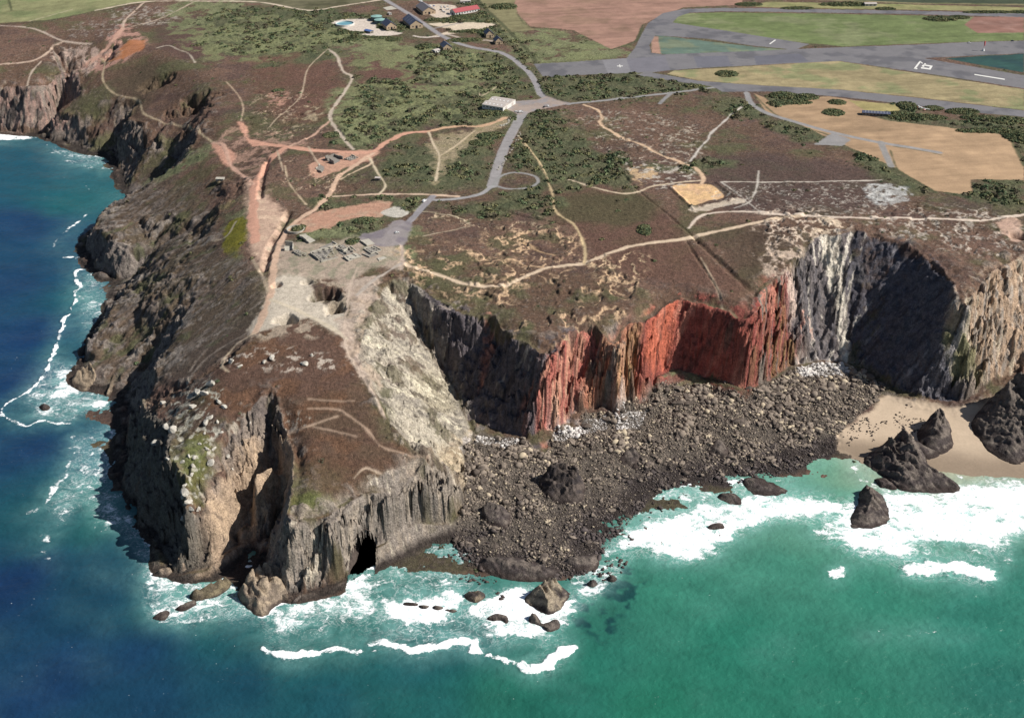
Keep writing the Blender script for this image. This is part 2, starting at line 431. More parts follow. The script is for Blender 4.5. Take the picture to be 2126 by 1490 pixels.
# --- heath colours
n1 = fbm(X / 60, Y / 60, 5, 1); n2 = fbm(X / 14, Y / 14, 4, 2); n3 = fbm(X / 3.2, Y / 3.2, 3, 3, 0.7); n4 = fbm(X / 1.7, Y / 1.7, 2, 4)
def mixc(a, b, w): return a + (b - a) * np.clip(w, 0, 1)[..., None]
col = np.empty(X.shape + (3,), np.float32)
col[:] = alb((110,88,73))
col = mixc(col, alb((126,100,86)), sstep(-0.1, 0.7, n1 + 0.3 * n2))
col = mixc(col, alb((102,100,74)), sstep(0.0, 0.6, -n1 + 0.55 * n2) * 0.8)
col = mixc(col, alb((76,66,58)), sstep(0.1, 0.8, n3 + 0.3 * n2) * 0.6)
col = mixc(col, alb((150,135,122)), sstep(0.62, 0.95, n4 + 0.35 * n3) * 0.55)

n5 = fbm(X / 38, Y / 30, 5, 15, .6)
col = mixc(col, alb((100,100,70)), sstep(.15, .65, n5 + .2 * n2) * .6); col = mixc(col, alb((88,70,68)), sstep(.15, .7, -n5 + .2 * n3) * .5)
def paint(s, w, c, strength=1.0):
    col[s] = mixc(col[s], alb(c), w * strength)

def region(px, c, strength=1.0, feather=5, rough=8, wl=25, c2=None, wl2=20, patch=None, smooth=True, zn=None, fl=0.0, sh=0.0, seed=3):
    s, w = poly_w(px, feather, rough, wl, smooth, seed)
    if w.size == 0: return
    if patch is not None:
        w = w * sstep(patch - 0.18, patch + 0.18, fbm(X[s] / wl2, Y[s] / wl2, 4, seed + 40, 0.6))
    paint(s, w, c, strength)
    if c2 is not None:
        paint(s, w * sstep(-0.1, 0.6, fbm(X[s] / wl2, Y[s] / wl2, 4, seed + 20)), c2, strength)
    if zn is not None: zone[s] = np.where(w > 0.5, ZONES.index(zn), zone[s])
    if fl: flat[s] = np.maximum(flat[s], w * fl)
    if sh: shrub[s] = np.maximum(shrub[s], w * sh)
    elif fl: shrub[s] *= (1 - w)

# tone of the big heath areas
region([(1140,380),(1300,395),(1420,470),(1440,500),(1560,610),(1400,600),(1220,530),(1150,430)], (112,84,72), 0.75, 8, 10, 40)
region([(1150,420),(1300,400),(1370,430),(1330,465),(1200,470)], (86,86,60), 0.7, 10, 12, 30)
region([(470,690),(700,690),(800,900),(880,940),(700,980),(500,900),(430,830)], (104,80,68), 0.8, 8, 10, 30, (118,88,68))
region([(600,950),(720,960),(830,960),(690,1040)], (104,78,62), 0.6, 8, 8)
region([(530,120),(640,110),(720,170),(690,230),(600,260),(540,200)], (118,86,74), 0.6, 10, 12)
region([(740,150),(860,110),(880,165),(800,190)], (118,82,76), 0.7, 8, 10)
region([(560,690),(440,770),(390,800),(480,740)], (116,92,64), 0.8, 4, 4)
region([(320,60),(520,20),(620,30),(460,90),(380,120)], (96,74,70), 0.6, 10, 10)
region([(240,150),(330,130),(300,240),(230,200)], (100,84,70), 0.8, 8, 8)
region([(1480,330),(1700,330),(1850,380),(1830,440),(1500,435)], (90,74,70), 0.7, 12, 12)
region([(1600,470),(1480,480),(1560,580),(1650,520)], (92,78,64), 0.7, 8, 8)
region([(330,690),(545,610),(520,700),(400,780),(330,780)], (98,86,76), 0.8, 10, 8)
# gorse and bramble scrub
for px, d in (([(1060,235),(1160,230),(1230,290),(1330,390),(1240,385),(1130,370),(1050,330),(1080,280)],1),([(690,270),(760,160),(880,190),(1000,185),(1050,250),(980,262),(880,262),(800,290),(740,305)],.8),
   ([(860,100),(1000,105),(1080,125),(1110,195),(1020,200),(1010,170),(870,170)],.75),([(1130,160),(1330,152),(1490,185),(1180,210),(1128,185)],.95),([(440,20),(700,20),(860,55),(700,100),(450,110)],.55),
   ([(790,330),(900,290),(1020,300),(1010,370),(900,390),(800,380)],.45),([(700,410),(880,415),(850,445),(720,440),(660,430)],.9),([(880,420),(1000,415),(1130,375),(1140,430),(1100,455),(960,445)],.85),
   ([(960,10),(1040,5),(1070,60),(1110,130),(1030,90),(930,60),(905,40),(990,30)],.9),([(1480,200),(1545,205),(1620,250),(1700,270),(1720,290),(1640,290),(1560,250),(1480,225)],.7),([(1760,300),(1830,305),(1850,350),(1900,380),(1960,400),(1870,390),(1780,330)],.7),
   ([(1840,225),(1880,215),(1900,235),(1960,245),(2060,245),(2126,255),(2126,280),(2060,275),(1960,262),(1850,250)],.9),([(2020,378),(2126,375),(2126,430),(2060,420),(1990,400)],.7),([(2095,280),(2126,280),(2126,350)],.9),
   ([(690,455),(790,450),(760,490),(690,500),(630,500)],.45),([(540,140),(700,100),(690,120)],.3),([(700,70),(740,80),(735,95),(690,62),(650,55)],.9),([(1440,360),(1500,340),(1440,335),(1350,350)],.5),
   ([(1590,195),(1690,195),(1690,215),(1600,220)],.9)):
    region(px, (100,104,76), 0.85, 12, 20, 30, (84,90,66), 12, sh=d)
# grass
for px in ([(870,112),(960,105),(1010,125),(1020,160),(960,172),(880,170),(840,160)], [(700,190),(745,195),(775,230),(765,300),(735,300),(710,270),(690,245)], [(430,75),(560,60),(620,80),(560,110),(450,108)],
           [(640,60),(860,95),(840,110),(700,95)], [(800,200),(880,225),(960,260),(860,240)], [(630,490),(700,470),(790,455),(760,490),(690,500)], [(600,1030),(660,1020),(700,1045),(640,1070),(595,1060)],
           [(470,470),(510,450),(512,480),(490,535),(470,525)], [(380,935),(420,900),(445,960),(425,1050),(385,1010)], [(830,480),(860,475),(855,520),(820,530)], [(370,0),(520,0),(420,50),(360,60)], [(870,195),(1000,185),(900,215)],
           [(1060,70),(1130,60),(1190,75),(1270,103),(1310,115),(1110,132)], [(440,300),(250,410),(320,380),(450,310)], [(1360,760),(1440,768),(1470,780),(1450,795),(1400,790),(1350,790)]):
    region(px, (134,138,102), 0.9, 9, 18, 32, (112,116,84), 16, patch=-0.25, seed=9)
for px in ([(360,70),(560,30),(700,60),(860,95),(880,115),(740,150),(690,110),(560,130),(430,120)], [(700,180),(860,165),(1010,175),(1050,240),(880,265),(780,300),(740,300),(690,250)], [(1080,70),(1200,75),(1320,118),(1120,132)], [(820,105),(1000,100),(1060,150),(1010,180),(860,175)]):
    region(px, (136,140,100), .8, 12, 22, 40, (120,122,88), 20, patch=.02, seed=19)
region([(575,560),(640,570),(760,600),(760,700),(700,690),(540,700),(520,680)], (206,190,168), .6, 6, 10, 16, patch=.0, wl2=9, seed=33)
region([(440,290),(520,260),(640,300),(560,330),(530,400),(480,340)], (204,166,146), .55, 6, 10, 16, patch=.12, wl2=10, seed=34)
for px in ([(470,470),(510,448),(512,480),(492,535),(468,525)],):
    region(px, (128,124,40), 0.9, 2, 4, 8)
for px in ([(380,935),(420,900),(445,960),(425,1050),(385,1010)], [(600,1030),(660,1020),(700,1045),(640,1070),(595,1060)]):
    region(px, (104,112,56), 0.6, 4, 6, 10)
# fields and airfield
def F(px, c, c2=None, zn='field', wl2=30, fe=1.0, ro=0.8):
    region(px, c, 1, fe, ro, 10, c2, wl2, None, False, zn, 0.9)
    s, w = poly_w(px, fe, ro, 10)
    if w.size:
        st = fbm((X[s] + .15 * Y[s]) / 60, (Y[s] - .15 * X[s]) / 7, 4, 611, .6); bl = fbm(X[s] / 25, Y[s] / 25, 4, 613, .6)
        col[s] = col[s] * (1 + w * (.16 * st + .14 * bl))[..., None]
F([(1060,-20),(1075,30),(1100,55),(1190,63),(1270,103),(1318,85),(1332,52),(1365,36),(1420,16),(1540,10),(1545,-20)], (170,134,118), (154,124,106), wl2=40)
F([(985,-20),(1060,-20),(1075,30),(1105,62),(1050,70),(1020,30)], (140,134,100), (124,118,88), 'grassland', 30, 2, 3)
F([(-200,-30),(370,-30),(300,5),(210,20),(100,42),(0,48),(-200,60)], (146,146,106), (130,138,96), 'grassland', 40, 2, 2)
F([(370,-30),(990,-30),(960,5),(790,0),(640,20),(520,8)], (112,108,84), (92,90,66), 'grassland', 30, 4, 8)
F([(1397,47),(1410,29),(1500,26),(1600,27),(1930,33),(2126,40),(2126,84),(1900,91),(1750,97),(1660,88),(1560,73),(1450,57)], (114,127,82), (132,139,100), 'grassland', 40)
F([(2002,52),(2022,36),(2126,34),(2126,68),(2030,69)], (150,112,100), (164,128,116))
F([(1352,76),(1370,74),(1560,97),(1632,104),(1380,113),(1353,108)], (104,124,112), (122,132,110), wl2=25)
F([(1352,76),(1366,76),(1372,112),(1353,110)], (178,142,124), None)
F([(1385,154),(1400,147),(1600,135),(1740,127),(1850,144),(2000,167),(2126,186),(2126,229),(1900,202),(1750,187),(1586,178),(1450,167)], (166,152,116), (142,144,104), 'grassland', 28)
F([(1963,121),(2126,112),(2126,151),(2000,129)], (50,84,80), (44,74,76), wl2=15)
F([(1565,193),(1592,205),(1605,222),(1650,218),(1690,204),(1720,200),(1760,206),(1800,212),(1870,218),(1800,240),(1840,250),(1950,263),(2095,282),(2112,312),(2126,345),(2126,374),(2015,373),(2020,400),(1990,402),(1940,396),(1880,362),(1850,345),(1640,250),(1590,233)], (186,156,124), (174,146,116), wl2=40)
F([(1760,208),(1880,219),(1860,236),(1800,232)], (166,154,106), None, 'grassland')
F([(1550,-30),(2200,-30),(2200,12),(1900,8),(1560,-5)], (146,136,104), (120,120,84), 'grassland', 30)
F([(1540,12),(1600,4),(1900,10),(2200,18),(2200,27),(1850,20),(1600,16)], (152,148,104), (130,136,88), 'grassland', 25)
F([(1620,-6),(2200,-6),(2200,10),(1900,6)], (70,80,62), None, 'grassland', 25, 2, 2)
# bare and spoil ground
PINK, CREAM, PALE = (222,170,146), (226,200,170), (196,184,170)
Q = lambda px, c, st=.95, fe=2, ro=3, wl=8, c2=None, patch=None, wl2=8, zn='quarry_floor', seed=3: region(px, c, st, fe, ro, wl, c2, wl2, patch, True, zn if patch is None else None, 0.7, 0, seed)
Q([(515,385),(545,395),(590,440),(575,480),(558,520),(548,560),(530,530),(520,450)], (212,180,158), fe=6, ro=6, wl=14, c2=(226,196,170))
Q([(660,440),(720,430),(790,418),(815,425),(790,450),(720,455),(680,475),(620,480),(615,465)], (206,160,136), .9, c2=(196,164,140))
Q([(575,510),(640,505),(740,500),(830,515),(830,555),(770,560),(720,590),(640,570),(575,590),(565,550)], (196,178,160), .8, 7, 9, 14, c2=(150,146,124))
Q([(560,580),(640,575),(650,620),(700,640),(720,660),(700,690),(640,660),(570,680),(520,690),(545,640),(560,610)], (212,200,182), .95, 3, 4)
Q([(720,590),(780,570),(790,590),(765,645),(740,700),(790,790),(765,800),(720,735),(700,680),(725,640)], (206,186,170), .8, 3, 5, c2=(180,160,140))
Q([(440,298),(490,318),(478,345),(462,335)], PINK, 1, 2, 2)
Q([(492,255),(512,262),(520,290),(560,300),(520,300)], PINK, 1, 2, 2)
Q([(640,345),(690,320),(770,312),(790,318),(760,335),(700,355),(660,370)], (216,170,146), .85, 2, 3)
Q([(900,290),(1000,265),(1050,245),(1060,255),(1000,290),(940,330),(905,380),(905,340)], (196,176,146), .6, 5, 8, c2=(150,140,104), zn=None)
Q([(1396,388),(1430,382),(1475,385),(1498,400),(1500,410),(1470,418),(1437,427),(1420,415)], (240,200,150), 1, 1.0, 1.0, c2=(230,190,150))
Q([(1436,432),(1500,422),(1535,412),(1545,420),(1500,430),(1450,440)], (216,200,180), .9, 1.5, 3)
Q([(1310,350),(1360,345),(1355,370),(1330,382)], (222,190,150), .9, 2, 4, patch=0.0)
Q([(1300,340),(1400,345),(1450,365),(1400,390),(1350,385)], (214,204,190), .8, 3, 5, patch=0.3, wl2=5)
Q([(1798,385),(1850,382),(1890,395),(1893,410),(1850,425),(1815,425),(1800,405)], (186,184,180), .85, 2, 4, patch=-0.3, wl2=6, c2=(214,214,210))
Q([(250,50),(290,70),(300,95),(250,130),(200,150),(165,140),(200,110)], (206,160,144), .75, 4, 6, patch=-0.2, wl2=12)
Q([(270,85),(300,88),(290,105),(230,130),(232,118)], (196,128,84), .8, 3, 4)
Q([(100,110),(200,100),(190,150),(150,145)], (200,176,162), .7, 3, 5, patch=-0.1, wl2=8)
Q([(230,20),(330,15),(370,40),(280,60),(240,50)], (190,180,168), .6, 4, 6, patch=0.3, wl2=5)
Q([(155,50),(230,45),(240,75),(150,80)], (180,170,160), .5, 4, 6, patch=0.35, wl2=5)
Q([(470,735),(580,715),(690,740),(690,770),(600,770),(480,765)], (214,200,184), .8, 3, 4, patch=0.32, wl2=5)
Q([(360,800),(450,790),(470,900),(440,960),(420,1090),(370,1040),(350,930)], (200,196,180), .8, 3, 4, patch=0.3, wl2=4, seed=31)
Q([(480,860),(640,860),(620,900),(480,930)], (196,186,170), .7, 3, 4, patch=0.42, wl2=4)
Q([(560,190),(600,190),(590,215),(560,220)], (206,160,140), .7, 2, 4, patch=0.0)
Q([(600,225),(670,225),(640,265),(590,260)], (196,180,150), .6, 2, 4, patch=0.2)
def scars(px, c, hgt=2.2, wl=17, width=0.16, seed=41, st=.95, cover=0.0):
    s, w = poly_w(px, 10, 12, 30, True, seed)
    f = fbm(X[s] / wl, Y[s] / wl, 4, seed, 0.55) + 0.35 * fbm(X[s] / (wl * 3.2), Y[s] / (wl * 3.2), 2, seed + 7)
    Hs[s] += w * hgt * (sstep(-0.12, 0.16, f) - 0.5)
    g = fbm(X[s] / 5, Y[s] / 5, 3, seed + 3, 0.6)
    band = sstep(width, width * 0.35, np.abs(f + 0.02 + 0.24 * g)) * sstep(-0.45 - cover, 0.05 - cover, fbm(X[s] / 26, Y[s] / 26, 3, seed + 5))
    paint(s, w * band, c, st)
scars([(830,500),(900,500),(1100,555),(1110,590),(1000,640),(900,610),(850,570)], (216,184,150), 1.6, 15, .2, 41, .95, .3)
scars([(1000,470),(1190,490),(1180,560),(1050,545)], (216,184,150), 1.8, 15, .18, 43, .95, .2)
scars([(1040,590),(1330,550),(1345,640),(1250,680),(1130,730),(1060,700),(980,640)], (216,184,150), 2.2, 19, .17, 45, .95, .1)
scars([(1190,545),(1340,535),(1345,600),(1250,590)], (218,190,156), 1.4, 13, .15, 47)
scars([(860,440),(1100,455),(1180,480),(1000,480)], (212,190,160), 1.4, 15, .10, 49, .8)
scars([(1190,230),(1420,250),(1460,340),(1300,345)], (204,192,174), 1.0, 14, .09, 51, .75)
scars([(1460,390),(1800,380),(1810,440),(1520,435)], (204,196,184), 0.7, 10, .08, 53, .7)
scars([(1780,430),(2000,430),(2126,470),(2126,540),(1900,500),(1780,460)], (208,196,182), 1.4, 13, .12, 55, .8)
scars([(1600,440),(1760,452),(1760,500),(1660,570),(1580,560)], (226,206,186), 1.7, 14, .16, 57, .9, .2)
scars([(560,180),(700,220),(640,300),(500,250)], (200,176,154), 1.2, 14, .08, 59, .7)
scars([(560,330),(760,370),(700,400),(600,400)], (204,180,156), 1.0, 13, .08, 61, .7)
Q([(1690,455),(1750,460),(1740,500),(1690,500)], (228,206,180), .9, 3, 4, patch=0.1, wl2=6, seed=24)
Q([(1590,520),(1660,500),(1660,570),(1590,580)], (212,190,170), .85, 3, 4, patch=0.15, wl2=6, seed=25)
Q([(1780,430),(2000,430),(2126,470),(2126,540),(1900,500),(1780,460)], (206,194,180), .7, 6, 6, patch=0.48, wl2=5, seed=26)
Q([(1500,390),(1800,380),(1800,440),(1520,435)], (200,192,180), .6, 6, 6, patch=0.55, wl2=4, seed=28)
Q([(2075,460),(2110,455),(2126,500),(2090,495)], (214,180,160), .8, 2, 4)
Q([(1200,230),(1420,250),(1460,330),(1350,330)], (196,186,170), .6, 6, 6, patch=0.52, wl2=5, seed=29)
Q([(820,430),(850,440),(825,452),(790,442)], (214,208,196), .9, .6, 0.3)
Q([(890,50),(1010,48),(1018,58),(900,75),(940,62)], (232,214,190), .95, 1.5, 2)
Q([(690,45),(760,40),(790,60),(835,70),(770,75),(720,62)], (228,214,200), .95, 1.5, 2)
Q([(880,12),(945,12),(940,38),(905,38)], (224,208,190), .95, 1.5, 1.5)

# tracks and footpaths
def track(px, wd, c, st=.95, fe=.8, ro=.5, zn='footpath', wl=7):
    s, w = line_w(px, wd * (1.12 if zn == 'footpath' else 1), fe * (1.5 if zn == 'footpath' else 1), (.22 * wd + .25) if zn == 'footpath' else ro, 11 if zn == 'footpath' else wl)
    if w.size == 0: return
    col[s] = mixc(col[s], alb(c) * (1 + 0.10 * n3[s][..., None]), w * st)
    if zn: zone[s] = np.where(w > 0.5, ZONES.index(zn), zone[s])
    flat[s] = np.maximum(flat[s], w); shrub[s] *= (1 - w)
for px, wd, c in [
  ([(520,292),(560,300),(600,305),(650,312),(715,315),(770,316),(800,297),(840,278),(890,272)],6,PINK),([(890,272),(950,262),(1000,262),(1050,245)],5,(216,178,146)),
  ([(590,308),(560,330),(545,355),(530,380),(525,420),(525,450),(530,500)],8,PINK),([(775,318),(735,345),(700,370),(686,400),(660,430),(625,452),(598,476),(580,507),(570,545),(564,590),(558,622),(540,670),(528,692)],5,(224,190,164)),
  ([(768,328),(770,340),(740,355),(706,372)],2.2,CREAM),([(690,408),(790,403),(890,404),(950,408)],3,(224,196,172)),
  ([(683,103),(700,118),(712,148),(731,163),(702,210),(686,235),(690,255),(715,290),(733,310)],3.6,(206,190,172)),([(680,103),(650,130),(636,150),(630,180),(620,207),(600,225),(575,245),(558,265)],1.6,(206,186,160)),
  ([(683,252),(650,280),(602,304)],3.6,(214,176,154)),([(768,330),(785,360),(800,385),(788,402)],1.8,(222,206,176)),
  ([(830,545),(870,558),(920,572),(968,588),(1040,592),(1090,572),(1140,555),(1212,545),(1280,520),(1340,506),(1420,496),(1442,490),(1500,478),(1600,456),(1672,445)],3.4,(228,204,176)),
  ([(1430,474),(1452,450),(1500,440),(1560,440),(1650,445),(1760,450),(1870,453),(1960,456),(2030,459),(2072,452),(2126,446)],3.6,(230,212,194)),
  ([(1213,545),(1215,520),(1205,490),(1190,465),(1155,440),(1148,405),(1137,375),(1122,342),(1092,303),(1075,282)],2.0,(212,188,148)),
  ([(1212,218),(1240,228),(1250,245),(1245,255),(1280,280),(1340,305),(1370,320),(1420,340),(1445,350),(1460,370),(1456,382)],3.2,(226,194,162)),
  ([(1540,222),(1500,255),(1475,278),(1470,290),(1455,305),(1433,336)],2.2,(214,206,196)),([(1180,373),(1230,388),(1290,402),(1326,398),(1350,388),(1400,380),(1452,375)],2.2,(220,200,172)),
  ([(1500,378),(1600,378),(1700,377),(1830,374)],1.8,(214,204,190)),([(1575,355),(1571,390),(1555,420),(1525,432)],1.6,(214,206,194)),([(1497,378),(1530,402),(1565,430),(1578,440)],1.2,(206,198,186)),
  ([(528,692),(492,715),(471,735),(460,757),(475,772)],2.2,(222,200,170)),([(562,622),(600,636),(640,655),(690,682),(718,702)],3.2,(218,204,180)),([(742,555),(725,600),(720,640),(715,690),(725,738),(765,800),(800,868)],1.8,(206,186,168)),
  ([(640,848),(700,850),(720,860),(760,890),(790,925),(830,940),(852,945),(890,940)],1.2,(186,160,138)),([(590,906),(645,883),(700,864)],1.5,(184,160,138)),([(650,886),(700,896),(740,906)],.7,(176,152,132)),([(640,828),(690,832),(735,832)],.7,(176,152,132)),
  ([(735,992),(760,972),(800,990),(818,995)],1.3,(206,184,160)),([(812,997),(825,982),(860,975)],1.3,(206,184,160)),
  ([(-80,45),(0,53),(70,60),(130,85),(190,92)],3.2,(204,186,170)),([(-60,140),(0,134),(70,126),(110,100),(132,86)],3.2,(206,182,162)),([(55,180),(66,150),(85,128)],2.2,(200,182,164)),
  ([(200,22),(300,4),(430,3),(540,5),(640,22),(700,14),(790,0)],4,(226,208,186)),([(300,5),(262,40),(255,58)],3.2,(214,190,170)),([(150,20),(60,45)],2,(190,180,150)),([(255,58),(235,85),(205,118),(170,138)],6,(210,168,148)),([(255,60),(330,40),(400,6)],2,(200,180,160)),
  ([(208,122),(218,128),(213,162),(225,185),(250,200),(288,207),(298,235),(335,252),(390,266),(416,278),(442,296)],1.8,(204,184,152)),([(442,297),(462,300),(472,322),(482,346),(510,370),(526,382)],4,(222,180,158)),([(500,250),(505,225),(496,200),(470,170)],1.6,(200,176,150)),
  ([(325,100),(350,95),(372,104),(392,112),(405,130)],1.8,(200,188,170)),([(890,275),(900,300),(912,325),(905,375)],2.2,(218,200,172)),([(912,325),(950,300),(985,272)],2.4,(210,190,160)),
  ([(490,460),(470,490),(430,505),(400,520),(365,540),(332,562),(305,582),(290,600)],1.8,(198,184,160)),([(525,540),(545,575),(556,606)],2.0,(206,186,160)),([(415,560),(412,600),(410,625)],1.6,(204,180,158)),([(440,560),(435,590),(430,615)],1.4,(200,178,158)),
  ([(640,305),(655,330),(668,350)],1.2,(206,184,160)),([(592,345),(598,375),(615,400),(636,425)],1.4,(212,190,160)),([(575,312),(588,355)],1.2,(206,186,160)),
  ([(832,560),(835,520),(828,500)],3.0,(200,180,164)),([(832,548),(790,572),(765,590),(742,612)],3.0,(190,178,166)),([(860,438),(935,447),(975,462)],1.2,(206,192,164)),([(880,490),(930,480),(965,472)],1.0,(206,192,164)),
  ([(1010,545),(1060,540),(1100,552),(1130,556)],1.8,(220,186,150)),([(1080,500),(1120,520),(1160,530)],1.4,(214,180,140)),([(1500,640),(1490,600),(1455,535)],1.2,(196,176,150)),([(1040,175),(1000,200),(998,190)],1.4,(206,186,160))]:
    if wd > 0: track(px, wd, c)
for px, wd in (([(988,2),(1040,48),(1104,116),(1112,132)],6),([(1266,104),(1318,87),(1334,58)],3.5),([(1855,348),(1885,366),(1942,399)],4),([(2096,284),(2114,318),(2126,345)],4),([(1566,198),(1622,245),(1730,284)],2.5),([(1856,304),(1905,312),(1955,322)],1.6),([(1848,312),(1862,352)],2.0),
  ([(1074,30),(1100,56),(1190,64)],1.6),([(0,50),(100,43),(210,21),(300,6)],2.5),([(18,0),(24,22)],4),([(1110,131),(1200,126),(1300,119)],1.5),([(1600,80),(1660,91),(1752,100)],1.2),([(1920,119),(2010,114),(2126,109)],2),([(1925,124),(2030,142),(2126,154)],2)):
    track(px, wd, (84,88,62), .85, 1.2, .8, None)
# tarmac
ROAD, RUN = (162,158,158), (130,128,131)
for px, wd, c in [([(780,-15),(800,0),(860,36),(920,76),(970,96),(1040,110),(1080,135),(1105,160),(1122,196)],8,(164,160,162)),([(1122,196),(1140,208),(1180,216)],8,(160,156,158)),
   ([(1088,232),(1066,270),(1046,310),(1032,350),(1022,386)],11,(164,160,160)),([(1022,386),(1000,402),(960,411),(918,415),(890,414)],5,(166,164,164)),([(1024,384),(1040,366),(1070,358),(1108,365),(1117,378),(1095,390),(1055,392),(1030,386)],3.4,(158,156,154)),
   ([(898,408),(882,425),(862,448),(838,468),(810,482)],7,(158,154,158)),([(1180,216),(1250,209),(1350,198),(1420,190),(1495,180)],5,(158,156,156)),
   ([(1550,193),(1560,215),(1590,234),(1650,253),(1720,273),(1800,291),(1850,300),(1900,308),(1950,317)],7,(160,158,158)),([(1828,295),(1838,318),(1850,345)],7,(154,152,150)),([(860,75),(880,78),(910,76)],5,(220,208,196)),([(900,60),(935,52),(960,48)],4,(160,154,150)),
   ([(930,72),(970,82),(1010,84),(1030,88)],5,(196,180,168)),([(1395,192),(1380,205),(1370,215)],5,(150,148,148))]:
    track(px, wd, c, .95, .8, .25, 'road', 5)
region([(745,492),(790,478),(830,456),(852,470),(842,498),(815,512),(770,508)], (160,152,152), .9, 2, 3, 10, (134,126,132), 12, None, True, 'road', .8)
region([(1055,212),(1118,206),(1135,200),(1182,216),(1120,228),(1080,240),(1048,226)], (176,160,150), .95, 1.2, 1, 6, (160,154,154), 10, None, False, 'road', .9)
region([(1690,300),(1728,276),(1766,290),(1750,304)], (158,156,156), .95, 1.2, 1, 6, None, 10, None, False, 'road', .9)
RW = lambda px, c=RUN: region(px, c, 1, .5, .2, 6, (110,109,114), 22, None, False, 'runway', 1)
RW([(1108,133),(1200,128),(1300,121),(1385,113),(1600,105),(1650,102),(1760,98),(1900,93),(2010,88),(2230,82),(2230,106),(2126,111),(1960,119),(1918,121),(2126,157),(2230,176),(2230,206),(2126,184),(1990,163),(1850,142),(1745,127),(1600,134),(1450,142),(1385,147),(1345,152),(1240,154),(1128,161)])
RW([(1332,72),(1346,48),(1376,28),(1420,19),(1500,17),(1600,18),(1850,22),(2230,31),(2230,39),(2126,36),(1850,29),(1600,25),(1500,24),(1432,27),(1408,35),(1396,47),(1500,63),(1600,79),(1680,92),(1650,104),(1560,95),(1470,81),(1360,74),(1348,95),(1352,110),(1380,114),(1300,122),(1318,100)])
RW([(1345,150),(1388,157),(1450,168),(1586,178),(1750,187),(1900,203),(2126,230),(2230,240),(2230,254),(2126,243),(1990,231),(1800,207),(1750,202),(1600,190),(1500,191),(1480,180),(1400,169),(1320,157)])
for px, c in (([(1440,118),(1510,116),(1518,137),(1448,140)],(118,118,128)),([(1300,123),(1380,116),(1392,146),(1310,150)],(128,126,134)),([(1250,125),(1300,122),(1310,151),(1262,152)],(146,144,148)),([(1565,117),(1660,112),(1680,128),(1570,134)],(112,112,122))):
    region(px, c, .9, .6, .2, 6, None, 10, None, False)
print('terrain colours', X.shape)

# --- rock
rockw = sstep(0.78, 1.12, slope_v + 0.14 * n2 + 0.16 * n3 + 0.12 * rid * S) * land
for px, st in (([(765,640),(790,592),(832,560),(862,640),(887,705),(946,802),(987,906),(985,1040),(945,1085),(900,1000),(880,950),(822,891),(788,831),(762,791),(738,736)], .96), ([(445,1000),(597,908),(606,1000),(590,1063),(660,1068),(770,1012),(832,988),(892,948),(985,1000),(960,1090),(800,1150),(600,1240),(500,1250),(400,1190),(425,1090)], .97), ([(1560,612),(1622,568),(1700,482),(1790,480),(1790,770),(1560,810)], .9)):
    s, w = poly_w(px, 9, 7, 14, True, 15); w = w * sstep(.28, .5, slope_v[s] + .15 * n2[s]); rockw[s] = np.maximum(rockw[s], w * st * land[s])
rockw = np.maximum(rockw, land * rim * sstep(.30, .55, rimn + .35 * n3) * .85)
rocklow = sstep(9.0, 4.0, Hs + 3 * n2) * land * sstep(0.12, 0.3, slope_v)
rockw = np.maximum(rockw, rocklow)
streak = ribs(3.2, 4.5, 404, 4); streak2 = ribs(10, 2.5, 505, 4)
rcol = np.empty_like(col); rcol[:] = alb((158,144,132))
blot = fbm((X + 0.4 * Y) / 16, (Hs + 0.2 * X) / 11, 4, 808, 0.6)
rcol = mixc(rcol, alb((116,106,102)), sstep(-0.3, 0.6, 0.5 * streak2 + 0.8 * blot))
rcol = mixc(rcol, alb((188,170,146)), sstep(0.25, 0.85, 0.7 * streak + 0.6 * blot) * 0.6)
rcol = mixc(rcol, alb((88,80,76)), sstep(0.3, 0.9, -streak + 0.4 * n3) * 0.6)
rcol = mixc(rcol, alb((92,90,62)), sstep(0.35, 0.9, n2 + 0.5 * n3) * 0.45)
def rock(px, c, st=.9, fe=5, ro=4, wl=9, thr=None, c2=None):
    s, w = poly_w(px, fe, ro, wl, True, 8)
    if thr is not None: w = w * sstep(thr - .2, thr + .2, streak[s] + 0.5 * streak2[s])
    rcol[s] = mixc(rcol[s], alb(c), w * st)
    if c2 is not None: rcol[s] = mixc(rcol[s], alb(c2), w * st * sstep(-.1, .6, streak[s] + .5 * n3[s]))
rock([(838,570),(905,620),(1010,655),(1110,715),(1225,670),(1130,940),(985,905),(930,790)], (112,104,108), .85, 4, 4, 9, None, (92,86,92))
rock([(1010,650),(1030,670),(1010,760),(990,890),(1000,760)], (206,140,116), .8, 3, 2, 6, -.1)
rock([(1100,715),(1130,735),(1105,830),(1080,900),(1085,800)], (190,130,110), .6, 4, 3, 6, 0)
rock([(1228,660),(1245,690),(1215,760),(1200,840),(1170,870),(1135,945),(1112,860),(1160,730)], (196,116,102), .92, 3, 3, 8, None, (222,166,140))
rock([(1300,665),(1325,665),(1290,750),(1230,860),(1190,890),(1230,760)], (206,140,112), .9, 3, 3, 8, None, (224,172,136))
rock([(1345,640),(1350,700),(1330,830),(1280,865),(1290,760)], (206,150,116), .85, 4, 3, 8, None, (220,180,130))
rock([(1335,660),(1385,615),(1413,606),(1500,622),(1560,645),(1560,760),(1540,820),(1470,790),(1370,800),(1320,830)], (184,104,90), 1, 4, 3, 10, None, (170,94,84))
rock([(1360,650),(1413,612),(1385,720),(1350,790),(1335,760)], (224,126,98), .85, 4, 3, 10)  # red wall facing the sun: its lit brightness is painted into the rock colour
rock([(1560,610),(1620,565),(1655,590),(1640,680),(1680,700),(1640,760),(1560,815),(1545,760)], (172,92,84), .95, 5, 5, 9, -.3, (150,110,84))
